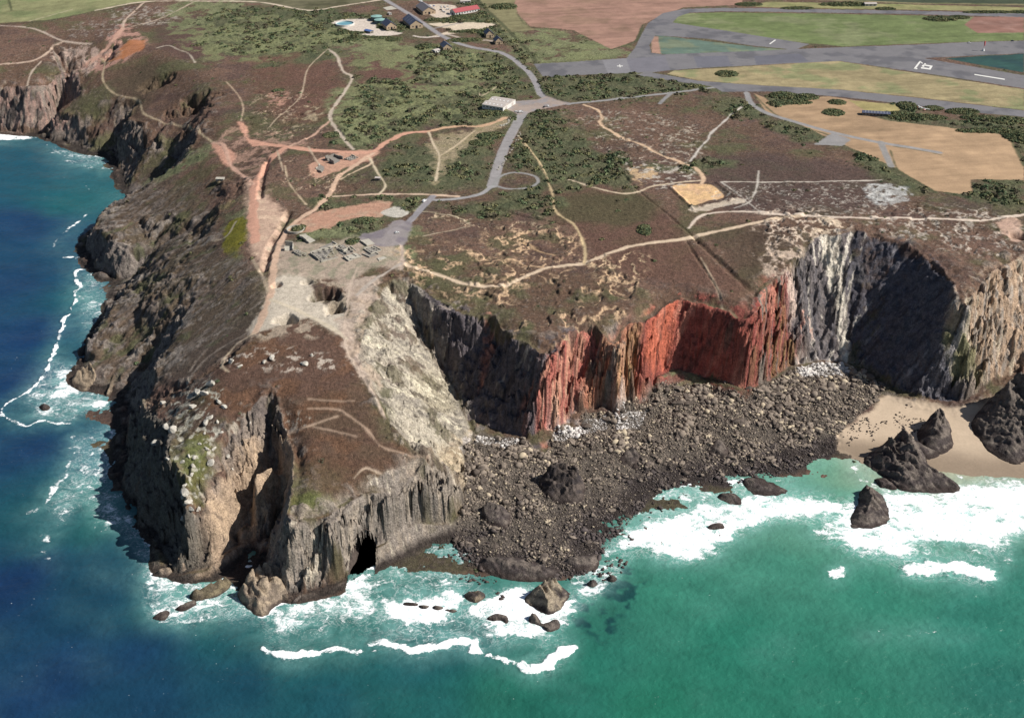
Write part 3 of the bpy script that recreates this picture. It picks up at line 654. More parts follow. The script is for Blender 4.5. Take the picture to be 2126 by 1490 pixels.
rock([(1600,690),(1680,680),(1690,730),(1640,765),(1590,780)], (140,124,84), .6, 6, 6, 9, 0)
rock([(1640,545),(1710,478),(1780,475),(1780,770),(1690,750),(1650,690)], (124,118,120), .8, 6, 5, 9, None, (100,98,104))
rock([(1700,465),(1735,462),(1748,560),(1764,750),(1746,755),(1738,640),(1715,560)], (240,230,212), 1, 2, 1.5, 6, -.5)
rock([(1595,520),(1640,530),(1660,600),(1640,680),(1630,600)], (232,206,190), .9, 3, 3, 6, .15)
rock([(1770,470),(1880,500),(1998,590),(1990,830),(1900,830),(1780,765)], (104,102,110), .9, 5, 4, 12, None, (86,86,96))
rock([(1990,600),(2126,530),(2200,520),(2200,770),(2040,800),(1985,720)], (204,174,146), .85, 5, 5, 9, None, (176,166,156))
rock([(1965,700),(2010,690),(2030,790),(2000,790)], (134,134,96), .8, 4, 4, 9)
rock([(760,610),(835,565),(890,700),(945,800),(985,905),(960,940),(890,945),(820,880),(745,740)], (200,190,172), 1, 9, 6, 12, -.75, (160,152,140))
rock([(850,780),(900,770),(940,800),(930,850),(890,850)], (160,150,124), .5, 6, 6, 9)
rock([(890,945),(985,905),(985,1030),(945,1085),(900,1000)], (206,188,160), .9, 5, 4, 9, None, (176,156,130))
rock([(590,1060),(900,945),(960,1050),(900,1120),(640,1230),(520,1250)], (152,142,132), .9, 6, 5, 9, None, (178,164,148))
rock([(445,1000),(600,910),(590,1050),(480,1170),(400,1190)], (188,164,140), .95, 5, 4, 9, None, (206,180,152))
rock([(120,160),(170,140),(170,250),(60,280),(0,280),(0,190)], (186,150,136), .8, 5, 5, 9, 0, (140,124,116))
rock([(190,430),(330,370),(560,620),(300,830),(140,800)], (138,128,122), .8, 10, 8, 12, None, (156,146,136))
rock([(300,860),(440,790),(400,1000),(425,1180),(330,1190),(210,1020)], (110,106,98), .85, 6, 6, 12)
for px in ([(980,905),(1130,945),(1100,985),(970,950)], [(1140,890),(1260,860),(1260,890),(1150,920)], [(1275,850),(1345,850),(1330,880),(1280,890)], [(1650,755),(1750,748),(1760,775),(1660,785)]):
    rock(px, (214,206,200), .8, 3, 3, 6)
for q in ([(470,640),(430,680),(412,720)],[(545,625),(470,680),(420,735),(395,770)],[(515,690),(440,735),(400,775)],[(540,590),(500,620),(440,650)],[(400,560),(350,610),(300,680)],[(470,545),(400,600),(360,640)]):
    track(q, 2.2, (176,162,148), .7, 1.5, 1.0, None)
vein = ribs(5, 5, 888, 3)
for px, cc, th in (([(1640,530),(1790,470),(1790,760),(1650,740)], (240,230,214), .42), ([(1990,590),(2200,520),(2200,770),(2010,810)], (238,220,192), .40), ([(1560,610),(1660,560),(1680,720),(1560,810)], (222,150,130), .45), ([(1228,660),(1345,650),(1340,830),(1130,945)], (232,188,160), .45), ([(850,590),(1110,715),(1100,910),(985,905)], (206,190,176), .55), ([(590,1060),(900,950),(960,1090),(600,1230)], (216,204,184), .45), ([(760,640),(850,600),(980,900),(900,940),(780,820)], (240,230,204), .4), ([(1800,490),(1990,600),(1980,800),(1800,760)], (150,146,150), .5)):
    s, w = poly_w(px, 5, 4, 9, True, 8); w = w * sstep(th, th + .12, vein[s] + .25 * n3[s]); rcol[s] = mixc(rcol[s], alb(cc), w * .8)
s, w = poly_w([(1335,660),(1385,615),(1413,606),(1500,622),(1560,645),(1560,760),(1540,820),(1470,790),(1370,800),(1320,830)], 5, 4, 9, True, 8)
rcol[s] = mixc(rcol[s], alb((214,146,124)), w * sstep(.2, .7, vein[s] + .5 * blot[s]) * .7); rcol[s] = mixc(rcol[s], alb((134,80,74)), w * sstep(.1, .7, -blot[s] + .5 * streak2[s]) * .7); rcol[s] = mixc(rcol[s], alb((126,104,92)), w * sstep(.45, .8, n2[s] + .4 * streak2[s]) * .7)
crack = ribs(3.4, 8, 899, 2)
rcol = mixc(rcol, alb((70,62,60)), sstep(.55, .72, crack + .2 * n3) * .6)
# dark tide band near the water
tide = sstep(5.5, 1.0, Hs + 1.2 * n2)
rcol = mixc(rcol, alb((60,53,49)), tide * 0.88)
# tongues of heath hanging over the ledges
ledge = S * sstep(0.35, 0.8, n2 + 0.5 * n3 - 1.4 * (slope_v - 1.0))
rockw = rockw * (1 - 0.75 * ledge)
# the western slopes are thin turf over pale broken rock
s, w = poly_w([(200,430),(330,375),(430,430),(470,500),(540,570),(540,610),(330,790),(250,790),(150,790),(190,700)], 12, 14, 30, True, 12)
turf = sstep(-.6, .3, fbm((X[s] + Y[s]) / 26, (X[s] - Y[s]) / 7, 4, 909, .6))
col[s] = mixc(col[s], alb((124,114,106)), w * (.85 - .45 * turf)); col[s] = mixc(col[s], alb((98,84,68)), w * .75 * turf)
col[s] = mixc(col[s], alb((168,158,148)), w * sstep(.25, .8, wrib[s] + .5 * n3[s]) * .7); col[s] = mixc(col[s], alb((92,98,66)), w * sstep(.25, .7, -wrib[s] + .5 * n2[s]) * .6)
keep = (zone == 0) | (zone == 4) | (zone == 9)
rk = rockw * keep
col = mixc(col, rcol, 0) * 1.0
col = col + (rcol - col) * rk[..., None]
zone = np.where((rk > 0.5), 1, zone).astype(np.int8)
flat = flat * (1 - rk); shrub = shrub * (1 - sstep(0.1, 0.4, rk))

# --- beach
CF = [(965,930),(987,908),(1040,903),(1085,908),(1130,945),(1150,894),(1190,884),(1214,855),(1285,863),(1302,825),(1345,835),(1360,800),(1372,790),(1404,790),(1470,795),(1540,820),(1592,800),(1640,768),(1700,752),(1752,757),(1790,774),(1840,800),(1825,825),(1800,850),(1760,880),(1737,905),(1735,940),(1700,952),(1640,982),(1560,1003),(1450,1008),(1380,1014),(1345,1040),(1315,1080),(1285,1107),(1245,1158),(1230,1188),(1130,1208),(1040,1198),(1000,1178),(958,1158),(940,1118),(950,1080),(965,1040)]
s, w = poly_w(CF, 3, 6, 14)
bmask = w * sstep(26, 16, Hs[s])
col[s] = mixc(col[s], alb((104,96,88)), bmask)
col[s] = mixc(col[s], alb((60,52,54)), bmask * sstep(3.6, 1.2, Hs[s] + 0.8 * n2[s]))
zone[s] = np.where(bmask > .5, 3, zone[s])
stones_in = w
SA = [(1735,935),(1737,905),(1765,880),(1810,850),(1840,815),(1880,830),(1960,843),(2006,842),(2032,826),(2060,800),(2126,790),(2300,800),(2600,740),(2600,960),(2300,1030),(2126,1012),(2000,1000),(1960,990),(1900,992),(1822,982),(1785,956)]
s, w = poly_w(SA, 2.5, 3, 12)
smask = w * sstep(12, 8, Hs[s])
wet = sstep(3.2, 1.0, Hs[s] + 0.3 * n1[s])
col[s] = mixc(col[s], alb((210,189,164)), smask)
col[s] = mixc(col[s], alb((160,142,122)), smask * wet)
zone[s] = np.where(smask > .5, 2, zone[s]); flat[s] = np.maximum(flat[s], smask)
lowm = sstep(3.4, 1.6, Hs + .6 * n2) * (zone == 0) * land
col = mixc(col, alb((68,60,56)), lowm * .95); col = mixc(col, alb((50,46,44)), lowm * sstep(0, .6, n3) * .8); zone = np.where(lowm > .5, 1, zone).astype(np.int8)
shore = sstep(2.4, 1.2, Hs + .5 * n2) * (zone != 2) * land
col = mixc(col, alb((62,55,51)), shore * .85); col = mixc(col, alb((96,88,80)), shore * sstep(.35, .8, n3) * .7)
rough_b = np.zeros_like(flat); s2, w2 = poly_w(CF, 3, 4, 14); rough_b[s2] = w2

# --- fine relief
heath_rel = (1 - flat) * land * (1 - rk) * (1 - rough_b)
Hs = Hs + heath_rel * (0.28 * n3 + 0.45 * n2)
Hs = Hs + heath_rel * sstep(0.2, 0.7, shrub) * (0.5 + 0.5 * n3 + 0.5 * n2)
Hs = Hs + rough_b * land * (0.4 * fbm(X / 3, Y / 3, 3, 61, .7) + 1.7 * fbm(X / 12, Y / 12, 4, 63, .6) + .9 * np.maximum(0, .35 - np.abs(fbm((X + Y) / 9, (X - Y) / 26, 3, 64))))
far = sstep(2250, 5000, RR); Hs = Hs + far * (25 * fbm(X / 900, Y / 900, 3, 71) + 15)
fieldtone = vnoise(np.floor(X / 230 + 0.4 * n1), np.floor(Y / 180), 9)
col = mixc(col, alb((136,140,96)), sstep(2150, 2500, RR) * (fieldtone > .45)); col = mixc(col, alb((150,128,96)), sstep(2150, 2500, RR) * (fieldtone <= .3))
# rock vertices pushed about in three directions so faces are not a pure height sheet
rx = rk * S * 0.8
PX = X + rx * fbm(X / 3 + 5, (Y + Hs) / 3, 3, 81, .6); PY = Y + rx * fbm(X / 3, (Y - Hs) / 3 + 9, 3, 83, .6); PZ = Hs.copy()
# ------------------------------------------------------------------ materials
def mat_base(name, rough=0.95, spec=0.2):
    m = bpy.data.materials.new(name); m.use_nodes = True
    nt = m.node_tree; b = nt.nodes['Principled BSDF']
    b.inputs['Roughness'].default_value = rough
    b.inputs['Specular IOR Level'].default_value = spec
    return m, nt, b

def noise_node(nt, scale, detail=4, rough=0.6, dist=0.0, vec=None):
    n = nt.nodes.new('ShaderNodeTexNoise')
    n.inputs['Scale'].default_value = scale; n.inputs['Detail'].default_value = detail
    n.inputs['Roughness'].default_value = rough; n.inputs['Distortion'].default_value = dist
    if vec is not None: nt.links.new(vec, n.inputs['Vector'])
    return n

def ramp(nt, fac, p0, c0, p1, c1):
    r = nt.nodes.new('ShaderNodeMapRange')
    r.inputs['From Min'].default_value = p0; r.inputs['From Max'].default_value = p1
    r.inputs['To Min'].default_value = c0; r.inputs['To Max'].default_value = c1
    nt.links.new(fac, r.inputs['Value'])
    return r.outputs['Result']

def mulcol(nt, a, f):
    v = nt.nodes.new('ShaderNodeVectorMath'); v.operation = 'SCALE'
    nt.links.new(a, v.inputs[0]); nt.links.new(f, v.inputs['Scale'])
    return v.outputs['Vector']

def mathn(nt, op, a, b):
    m = nt.nodes.new('ShaderNodeMath'); m.operation = op
    for i, q in enumerate((a, b) if op != 'ABSOLUTE' else (a,)):
        if isinstance(q, (int, float)): m.inputs[i].default_value = q
        else: nt.links.new(q, m.inputs[i])
    return m.outputs[0]

def ground_mat(name, s1, s2, lo, hi, bump, bdist, rough=0.95):
    m, nt, b = mat_base(name, rough)
    tc = nt.nodes.new('ShaderNodeTexCoord'); at = nt.nodes.new('ShaderNodeAttribute'); at.attribute_name = 'Col'
    a = noise_node(nt, s1, 5, 0.65, 0.3, tc.outputs['Object']); c = noise_node(nt, s2, 3, 0.6, 0, tc.outputs['Object'])
    f = mathn(nt, 'MULTIPLY', ramp(nt, a.outputs['Fac'], 0.3, lo, 0.7, hi), ramp(nt, c.outputs['Fac'], 0.3, lo, 0.7, hi))
    nt.links.new(mulcol(nt, at.outputs['Color'], f), b.inputs['Base Color'])
    if bump:
        bp = nt.nodes.new('ShaderNodeBump'); bp.inputs['Strength'].default_value = bump; bp.inputs['Distance'].default_value = bdist
        s = mathn(nt, 'ADD', a.outputs['Fac'], c.outputs['Fac'])
        nt.links.new(s, bp.inputs['Height']); nt.links.new(bp.outputs['Normal'], b.inputs['Normal'])
    return m
GM = {'heath': ground_mat('heather', 0.35, 1.4, 0.62, 1.38, 0.9, 0.9), 'cliff': ground_mat('rock_face', 0.22, 0.9, 0.62, 1.36, 1.0, 1.2),
      'sand_beach': ground_mat('sand', 0.08, 0.6, 0.93, 1.07, 0.15, 0.2), 'boulder_beach': ground_mat('shingle', 0.5, 2.0, 0.5, 1.5, 1.0, 0.8),
      'footpath': ground_mat('worn_earth', 0.3, 1.5, 0.85, 1.15, 0.3, 0.3), 'runway': ground_mat('old_asphalt', 0.05, 0.7, 0.90, 1.10, 0.05, 0.1),
      'road': ground_mat('tarmac', 0.1, 1.0, 0.88, 1.12, 0.08, 0.1), 'field': ground_mat('stubble', 0.06, 0.9, 0.88, 1.12, 0.3, 0.3),
      'grassland': ground_mat('rough_grass', 0.08, 0.8, 0.82, 1.18, 0.4, 0.4), 'quarry_floor': ground_mat('spoil', 0.25, 1.2, 0.75, 1.22, 0.6, 0.5)}

def mesh_from(name, co, quads, attrs, mats, smooth=True):
    used = np.unique(quads); remap = np.full(len(co), -1, np.int64); remap[used] = np.arange(len(used))
    q = remap[quads].astype(np.int32)
    me = bpy.data.meshes.new(name)
    me.vertices.add(len(used)); me.vertices.foreach_set('co', co[used].astype(np.float32).ravel())
    n = q.shape[1]
    me.loops.add(q.size); me.loops.foreach_set('vertex_index', q.ravel())
    me.polygons.add(len(q)); me.polygons.foreach_set('loop_start', np.arange(len(q), dtype=np.int32) * n); me.polygons.foreach_set('loop_total', np.full(len(q), n, np.int32))
    if smooth: me.polygons.foreach_set('use_smooth', np.ones(len(q), bool))
    for nm, (typ, arr) in attrs.items():
        if typ == 'col':
            a = me.attributes.new(nm, 'FLOAT_COLOR', 'POINT'); c = np.ones((len(used), 4), np.float32); c[:, :3] = arr[used]; a.data.foreach_set('color', c.ravel())
        else:
            a = me.attributes.new(nm, 'FLOAT', 'POINT'); a.data.foreach_set('value', arr[used].astype(np.float32))
    me.update()
    for m in mats: me.materials.append(m)
    o = bpy.data.objects.new(name, me); C.objects.link(o)
    return o

def grid_quads(nr, nc):
    i = np.arange(nr * nc, dtype=np.int64).reshape(nr, nc)
    return np.stack([i[:-1, :-1], i[:-1, 1:], i[1:, 1:], i[1:, :-1]], -1)      # facing up for a fan

co = np.stack([PX, PY, PZ], -1).reshape(-1, 3)
Q4 = grid_quads(*X.shape)
zq = zone[:-1, :-1]
mxz = np.maximum(np.maximum(PZ[:-1, :-1], PZ[1:, 1:]), np.maximum(PZ[1:, :-1], PZ[:-1, 1:]))
ok = mxz > -1.5
# sea cave: an arched opening in the front cliff, lined by its own rock tunnel
CAVX = unproj(757, 1150, 2)[0]; CAVW, CAVH = 8.8, 21.0
cys = np.arange(unproj(757, 1200, 0)[1] - 12, unproj(757, 1040, 0)[1] + 30, .35)
def ground_raw(x, y):
    a = math.atan2(x, y); r = math.hypot(x, y)
    return Hs[min(np.searchsorted(TR, r), len(TR) - 1), min(np.searchsorted(TA, a), len(TA) - 1)]
def cave_front(x, z):
    for y in cys:
        if ground_raw(x, y) >= z: return y
    return cys[-1]
fr_tab = {}
gxn = np.linspace(-1.3, 1.3, 27); gzn = np.linspace(.4, CAVH * 1.3, 30)
FT = np.array([[cave_front(CAVX + CAVW * a, z) for z in gzn] for a in gxn])
qx, qy, qz = [(A[:-1, :-1] + A[1:, :-1] + A[:-1, 1:] + A[1:, 1:]) / 4 for A in (PX, PY, PZ)]
ia = np.clip(np.round((( qx - CAVX) / CAVW + 1.3) / .1).astype(int), 0, 26); iz = np.clip(np.round((qz - .4) / (CAVH * 1.3 - .4) * 29).astype(int), 0, 29)
ea = ((qx - CAVX) / CAVW) ** 2 + (np.maximum(qz, 0) / CAVH) ** 2 + .12 * fbm(qx / 4, qz / 4, 3, 1701)
ok &= ~((ea < 1.0) & (np.abs(qy - FT[ia, iz]) < 7) & (qz > -.5))
ring_n, dep_n = 26, 9
cv = []
for d_ in range(dep_n):
    for k in range(ring_n):
        th = math.pi * (k / (ring_n - 1)); sc_ = 1.16 * (1 - .55 * (d_ / (dep_n - 1)) ** 2)
        xx = math.cos(th) * CAVW * sc_; zz = math.sin(th) * CAVH * sc_
        a_i = int(np.clip(round((math.cos(th) * 1.16 + 1.3) / .1), 0, 26)); z_i = int(np.clip(round((math.sin(th) * CAVH * 1.16 - .4) / (CAVH * 1.3 - .4) * 29), 0, 29))
        jit = .6 * math.sin(k * 1.7 + d_ * 2.3)
        cv.append((CAVX + xx + jit, FT[a_i, z_i] - .6 + d_ * 4.2, zz - .8 + .5 * jit))
cq = grid_quads(dep_n, ring_n).reshape(-1, 4)
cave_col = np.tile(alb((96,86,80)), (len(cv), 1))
o = mesh_from('cave_lining', np.array(cv), cq, {'Col': ('col', cave_col)}, [GM['cliff']])
tag(o, 'dark rock walls inside the arched sea cave at the foot of the headland', 'sea cave', kind='structure')
STRUCT_LABEL = {'heath': 'brown and green heather moorland with gorse over the cliff top', 'cliff': 'rugged rock cliffs, grey, cream and rust red, round the headland and cove', 'sand_beach': 'pale sand beach in the cove beneath the dark cliff',
  'boulder_beach': 'dark stony foreshore below the red cliffs', 'footpath': 'pale worn footpaths and tracks crossing the heath', 'runway': 'grey asphalt runways and taxiways of the airfield', 'road': 'light grey tarmac roads and parking areas',
  'field': 'tan and brown cultivated fields around the airfield', 'grassland': 'green mown grass between the runways', 'quarry_floor': 'bare pale spoil ground around the old mine workings'}
for zi, zn in enumerate(ZONES):
    q = Q4[(zq == zi) & ok]
    if len(q) == 0: continue
    o = mesh_from(zn, co, q, {'Col': ('col', col.reshape(-1, 3))}, [GM[zn]])
    tag(o, STRUCT_LABEL[zn], zn.replace('_', ' '), kind='structure')

def ground(x, y):
    """height of the finished ground at world x, y"""
    a = np.arctan2(x, y); r = np.hypot(x, y)
    j = np.clip(np.searchsorted(TA, a) , 1, len(TA) - 1); i = np.clip(np.searchsorted(TR, r), 1, len(TR) - 1)
    fj = np.clip((a - TA[j - 1]) / (TA[j] - TA[j - 1]), 0, 1); fi = np.clip((r - TR[i - 1]) / (TR[i] - TR[i - 1]), 0, 1)
    return (Hs[i - 1, j - 1] * (1 - fj) + Hs[i - 1, j] * fj) * (1 - fi) + (Hs[i, j - 1] * (1 - fj) + Hs[i, j] * fj) * fi
def look(arr, x, y):
    a = np.arctan2(x, y); r = np.hypot(x, y)
    j = np.clip(np.searchsorted(TA, a), 0, len(TA) - 1); i = np.clip(np.searchsorted(TR, r), 0, len(TR) - 1)
    return arr[i, j]
# ------------------------------------------------------------------ sea
SEA_A = angles(math.radians(36), 0.00105 / QUAL)
SEA_R = np.array(growth(60, 395, 20, 1.0) + list(np.arange(402, 1000, 1.05 / QUAL)) + growth(1001, 1700, 1.3 / QUAL, 1.003) + growth(1710, 16000, 15, 1.13))
RS, AS = np.meshgrid(SEA_R, SEA_A, indexing='ij')
XS = RS * np.sin(AS); YS = RS * np.cos(AS)
SXY, SAR = (XS, YS), (SEA_A, SEA_R)
HL = look(Hs, XS, YS); HL = np.where(RS < TR[0], -12, HL)
# water colour, from depth and sand beneath: survey points with the colour of the water body there
WC = [((0,330),(24,92,118)),((60,460),(20,66,112)),((30,600),(20,64,108)),((160,420),(24,104,116)),((170,620),(24,100,116)),((60,700),(20,60,110)),((150,720),(24,88,112)),((60,780),(18,58,108)),((150,860),(20,84,104)),((60,950),(18,58,104)),
 ((120,1060),(22,84,104)),((170,1050),(40,116,110)),((40,1200),(18,52,100)),((200,1200),(20,70,98)),((100,1400),(18,58,104)),((300,1350),(20,62,102)),((480,1290),(22,84,98)),((300,1470),(20,66,100)),((500,1420),(20,74,98)),((620,1310),(22,96,96)),((700,1450),(22,84,98)),((740,1270),(24,100,96)),
 ((900,1370),(24,92,100)),((900,1450),(24,96,96)),((820,1180),(34,104,96)),((1100,1450),(26,108,92)),((1250,1350),(30,116,98)),((1250,1250),(38,112,96)),((1400,1450),(28,116,92)),((1400,1230),(46,130,108)),((1600,1180),(58,138,116)),((1550,1350),(32,122,100)),((1700,1450),(32,118,96)),((1800,1230),(44,130,108)),
 ((2000,1300),(36,124,106)),((2100,1450),(32,112,98)),((2100,1230),(44,128,110)),((1640,1010),(86,158,136)),((1700,980),(96,164,136)),((1780,960),(150,174,146)),((1760,1080),(64,146,118)),((1450,1040),(96,158,142)),((1930,975),(170,180,150)),((860,1160),(40,96,92)),((1100,1220),(50,124,112)),((450,1220),(50,130,120)),((230,850),(24,84,104)),((230,600),(20,70,108)),((230,950),(26,80,120))]
wp = hit([p for p, c in WC]); wc = np.array([lin(c) for p, c in WC])
num = np.zeros(XS.shape + (3,)); den = np.zeros(XS.shape)
wxn = 14 * fbm(XS / 70, YS / 70, 3, 301); wyn = 14 * fbm(XS / 70, YS / 70, 3, 311)
for (px_, py_, _), c in zip(wp, wc):
    w = 1 / (((XS + wxn - px_) ** 2 + (YS + wyn - py_) ** 2) + 300.0) ** 1.6
    num += w[..., None] * c; den += w
scol = (num / den[..., None]).astype(np.float32)
bands = fbm(XS / 16 + YS / 60, YS / 9, 4, 321, .6)
scol = scol * (1 + 0.12 * bands[..., None])
SEA_GAIN = 0.60
lr = sstep(-260, 120, XS)[..., None]
scol = scol * ((1 - lr) * np.array([1.08, 1.05, .95]) + lr * np.array([1.35, 1.16, 1.16]))
lum = scol.mean(-1, keepdims=True); scol = (lum + (scol - lum) * .92).astype(np.float32)
scol = scol * SEA_GAIN
# submerged dark rock and weed near the point
for px in ([(1190,1215),(1300,1180),(1330,1210),(1280,1290),(1240,1330),(1180,1300)], [(850,1130),(940,1140),(930,1170),(850,1175)], [(770,1310),(1000,1300),(1000,1330),(800,1335)]):
    s, w = poly_w(px, 5, 7, 12, True, 5, SXY, SAR)
    scol[s] = scol[s] + (lin((26,66,72)) * SEA_GAIN - scol[s]) * (w * sstep(-.3, .5, fbm(XS[s] / 7, YS[s] / 7, 3, 331)) * .85)[..., None]
# surf: thickness of the white water 0..1
foam = np.zeros(XS.shape, np.float32); lift = np.zeros(XS.shape, np.float32)
x_ = lambda s: XS[s]
y_ = lambda s: YS[s]
def fpoly(px, d, fe=7, ro=6, wl=12, sm=True, seed=3, lf=0.0):
    s, w = poly_w(px, fe * 1.5, ro, wl, sm, seed, SXY, SAR); foam[s] = np.maximum(foam[s], w * d * (.93 + .3 * fbm(XS[s] / 24 + .4 * YS[s] / 24, YS[s] / 9, 4, 454, .6)))
    if lf: lift[s] = np.maximum(lift[s], w * lf)
def fline(px, wd, d, fe=3.0, ro=2.8, wl=9, lf=0.0, tail=None):
    s, w = line_w(px, wd, fe, ro, wl, 5, SXY, SAR); foam[s] = np.maximum(foam[s], w * d * (.97 + .25 * fbm(x_(s) / 20, y_(s) / 14, 3, 444)))
    if lf: lift[s] = np.maximum(lift[s], w * lf)
fpoly([(1262,1150),(1280,1112),(1330,1085),(1400,1060),(1440,1046),(1490,1045),(1560,1020),(1620,1030),(1690,1022),(1770,1040),(1850,1020),(1905,1012),(1990,1012),(2060,996),(2126,1002),(2300,1012),(2300,1120),(2126,1108),(2095,1120),(2086,1165),(2040,1150),(1990,1128),(1920,1145),(1850,1160),(1790,1155),(1740,1130),(1690,1104),(1740,1086),(1690,1070),(1640,1082),(1590,1082),(1540,1108),(1500,1135),(1450,1155),(1400,1160),(1330,1150)], 1.0, 9, 6, 12, True, 3, .8)
fpoly([(1330,1045),(1345,1022),(1385,1004),(1450,998),(1560,996),(1600,1010),(1560,1025),(1440,1050),(1390,1062),(1340,1085)], .55, 4, 5, 8)
fline([(1325,1060),(1345,1030),(1372,1012),(1440,1005),(1540,998)], 7, .95)
fpoly([(1600,985),(1700,955),(1660,1000),(1600,1012)], .42, 4, 4)
fline([(1700,950),(1740,945),(1790,955),(1800,965)], 2, .9); fline([(1735,930),(1790,942)], 1.6, .8); fline([(1790,955),(1775,975),(1790,1000)], 4, .7)
fline([(1800,1000),(1850,1020),(1870,1010)], 5, .7); fline([(1920,965),(1960,975),(1995,990)], 1.5, .8)
fpoly([(1868,1178),(1900,1166),(2000,1168),(2066,1186),(2054,1206),(2000,1196),(1950,1194),(1890,1192)], 1, 1.5, 3, 6, True, 4, 1.2)
fpoly([(1880,1185),(2056,1190),(2052,1222),(1980,1205),(1880,1208)], .45, 3, 4, 6)
fpoly([(1716,1182),(1755,1176),(1752,1196),(1728,1200)], .85, 1.5, 2, 6); fline([(1755,1180),(1820,1182),(1870,1180)], 2, .45)
fline([(1790,1318),(1860,1312),(1950,1316),(2030,1320)], 7, .36, 2, 2); fpoly([(1560,1340),(1640,1330),(1640,1360),(1560,1360)], .2, 6, 4)
fpoly([(785,1250),(830,1236),(890,1230),(945,1220),(962,1250),(950,1285),(900,1300),(830,1300)], .98, 4, 6, 9, True, 3, .5)
fpoly([(770,1240),(850,1200),(1000,1210),(1000,1290),(900,1320),(800,1310)], .5, 5, 6)
fpoly([(985,1262),(1050,1222),(1090,1216),(1180,1235),(1210,1200),(1270,1190),(1285,1202),(1200,1262),(1180,1300),(1100,1332),(1000,1312)], .92, 4, 6, 9, True, 3, .5)
fpoly([(1180,1195),(1260,1160),(1330,1150),(1290,1200),(1220,1250)], .62, 4, 5)
fpoly([(560,1262),(640,1238),(700,1218),(755,1200),(772,1240),(700,1272),(640,1288),(580,1302)], .78, 4, 6, 9)
fpoly([(540,1290),(640,1260),(770,1230),(770,1270),(680,1310),(560,1320)], .45, 4, 6)
fline([(545,1277),(600,1246),(640,1236),(700,1220),(766,1194)], 7, .95)
fline([(535,1322),(560,1345)], 3, .6); fline([(550,1352),(600,1361),(630,1358)], 6, 1, 1.5, 2, 7, .8); fline([(640,1358),(700,1346),(730,1352),(785,1352)], 5, .95, 1.5, 2, 7, .8); fline([(765,1335),(800,1332),(850,1348)], 5, .9, 1.5, 2.5, 7, .6)
fline([(850,1352),(900,1345),(940,1332),(985,1332)], 7, .98, 1.5, 2.5, 7, .8); fline([(980,1335),(1000,1356),(1050,1368),(1100,1386)], 5, .98, 1.5, 2.5, 7, .8); fline([(1095,1388),(1130,1382),(1150,1362),(1190,1346)], 8, .98, 1.5, 2.5, 7, .8)
fline([(700,1352),(760,1330),(850,1335),(960,1320)], 12, .34, 4, 5)
fpoly([(330,1200),(400,1196),(440,1190),(510,1175),(500,1230),(430,1240),(360,1262),(320,1235)], .72, 4, 6); fpoly([(300,1195),(335,1165),(352,1200),(420,1196),(400,1215),(320,1210)], .98, 3, 4, 8)
fpoly([(320,1240),(450,1230),(560,1260),(540,1300),(420,1290),(340,1290)], .42, 5, 6); fpoly([(440,1185),(520,1150),(530,1175),(505,1200),(450,1200)], .85, 3, 4)
fline([(340,1280),(420,1258),(500,1240)], 5, .85)
fline([(170,375),(187,395),(208,405)], 2, .8); fline([(180,432),(195,426)], 2.5, .9); fline([(180,445),(150,470),(120,495),(113,515),(118,540)], 2.2, .75); fline([(125,535),(150,535)], 3, .8)
fline([(175,560),(160,562),(156,580),(168,595),(155,608),(158,625),(147,640),(155,650)], 3, .95, 1, 2, 6, .6); fline([(155,650),(135,660),(128,685),(118,715),(110,735),(100,760),(75,800),(45,820)], 3.4, 1, 1, 2, 6, .6); fline([(45,820),(12,840),(4,860),(25,873),(55,885),(85,875),(120,880),(150,880)], 2.8, .95, 1, 1.5, 6, .5)
fline([(95,872),(130,845),(190,820)], 1.5, .6); fpoly([(100,820),(130,790),(148,790),(170,815),(150,825),(110,828)], .95, 3, 4); fpoly([(195,838),(225,828),(222,845),(200,850)], .95, 2, 3); fpoly([(110,765),(165,755),(160,785),(120,785)], .7, 3, 4); fline([(165,810),(190,805),(215,812)], 5, .9)
fpoly([(65,840),(95,825),(118,845),(95,860),(70,855)], .6, 2, 3)
fline([(150,905),(155,915),(188,908),(200,925),(190,945)], 2, .6); fline([(155,940),(140,970),(140,985),(118,1005),(105,1035),(80,1055),(50,1070)], 3, .85); fpoly([(125,980),(180,970),(190,1040),(130,1080),(110,1070)], .38, 5, 5); fpoly([(115,1060),(145,1058),(145,1090),(115,1092)], .6, 3, 4)
fline([(60,1080),(42,1085),(38,1080)], 2, .7); fline([(92,1145),(105,1165),(118,1175),(140,1185)], 2, .6); fpoly([(85,1110),(110,1105),(105,1125),(85,1122)], .6, 3, 3); fline([(45,1128),(62,1145)], 2, .6)
fline([(160,1190),(220,1200),(270,1205)], 3, .35); fline([(175,1135),(225,1160)], 2, .4)
fpoly([(225,830),(262,860),(258,950),(215,1005),(215,1030),(262,1070),(310,1115),(335,1160),(300,1160),(235,1080),(190,1020),(215,940),(235,880)], .5, 5, 7, 10); fline([(185,1010),(205,1016)], 3, .7); fline([(262,1075),(305,1115),(332,1160)], 8, .75)
fpoly([(-40,276),(60,282),(55,290),(-40,288)], .95, 2, 2); fpoly([(75,292),(150,312),(220,322),(230,332),(160,328),(95,305)], .55, 3, 4); fpoly([(120,340),(160,330),(175,345),(140,352)], .35, 3, 4); fline([(132,358),(135,372),(160,378),(180,378)], 2, .6)
fpoly([(215,505),(215,520),(180,515)], .5, 2, 3); fline([(188,552),(216,551)], 2.2, .7); fpoly([(760,1165),(800,1160),(790,1180),(768,1185)], .85, 3, 3); fpoly([(800,1160),(870,1118),(945,1100),(950,1115),(880,1135),(830,1165)], .9, 3, 4); fline([(870,1120),(840,1150),(810,1165),(830,1175),(870,1180)], 3, .7); fpoly([(900,1100),(950,1095),(950,1120),(890,1125)], .9, 3, 3)
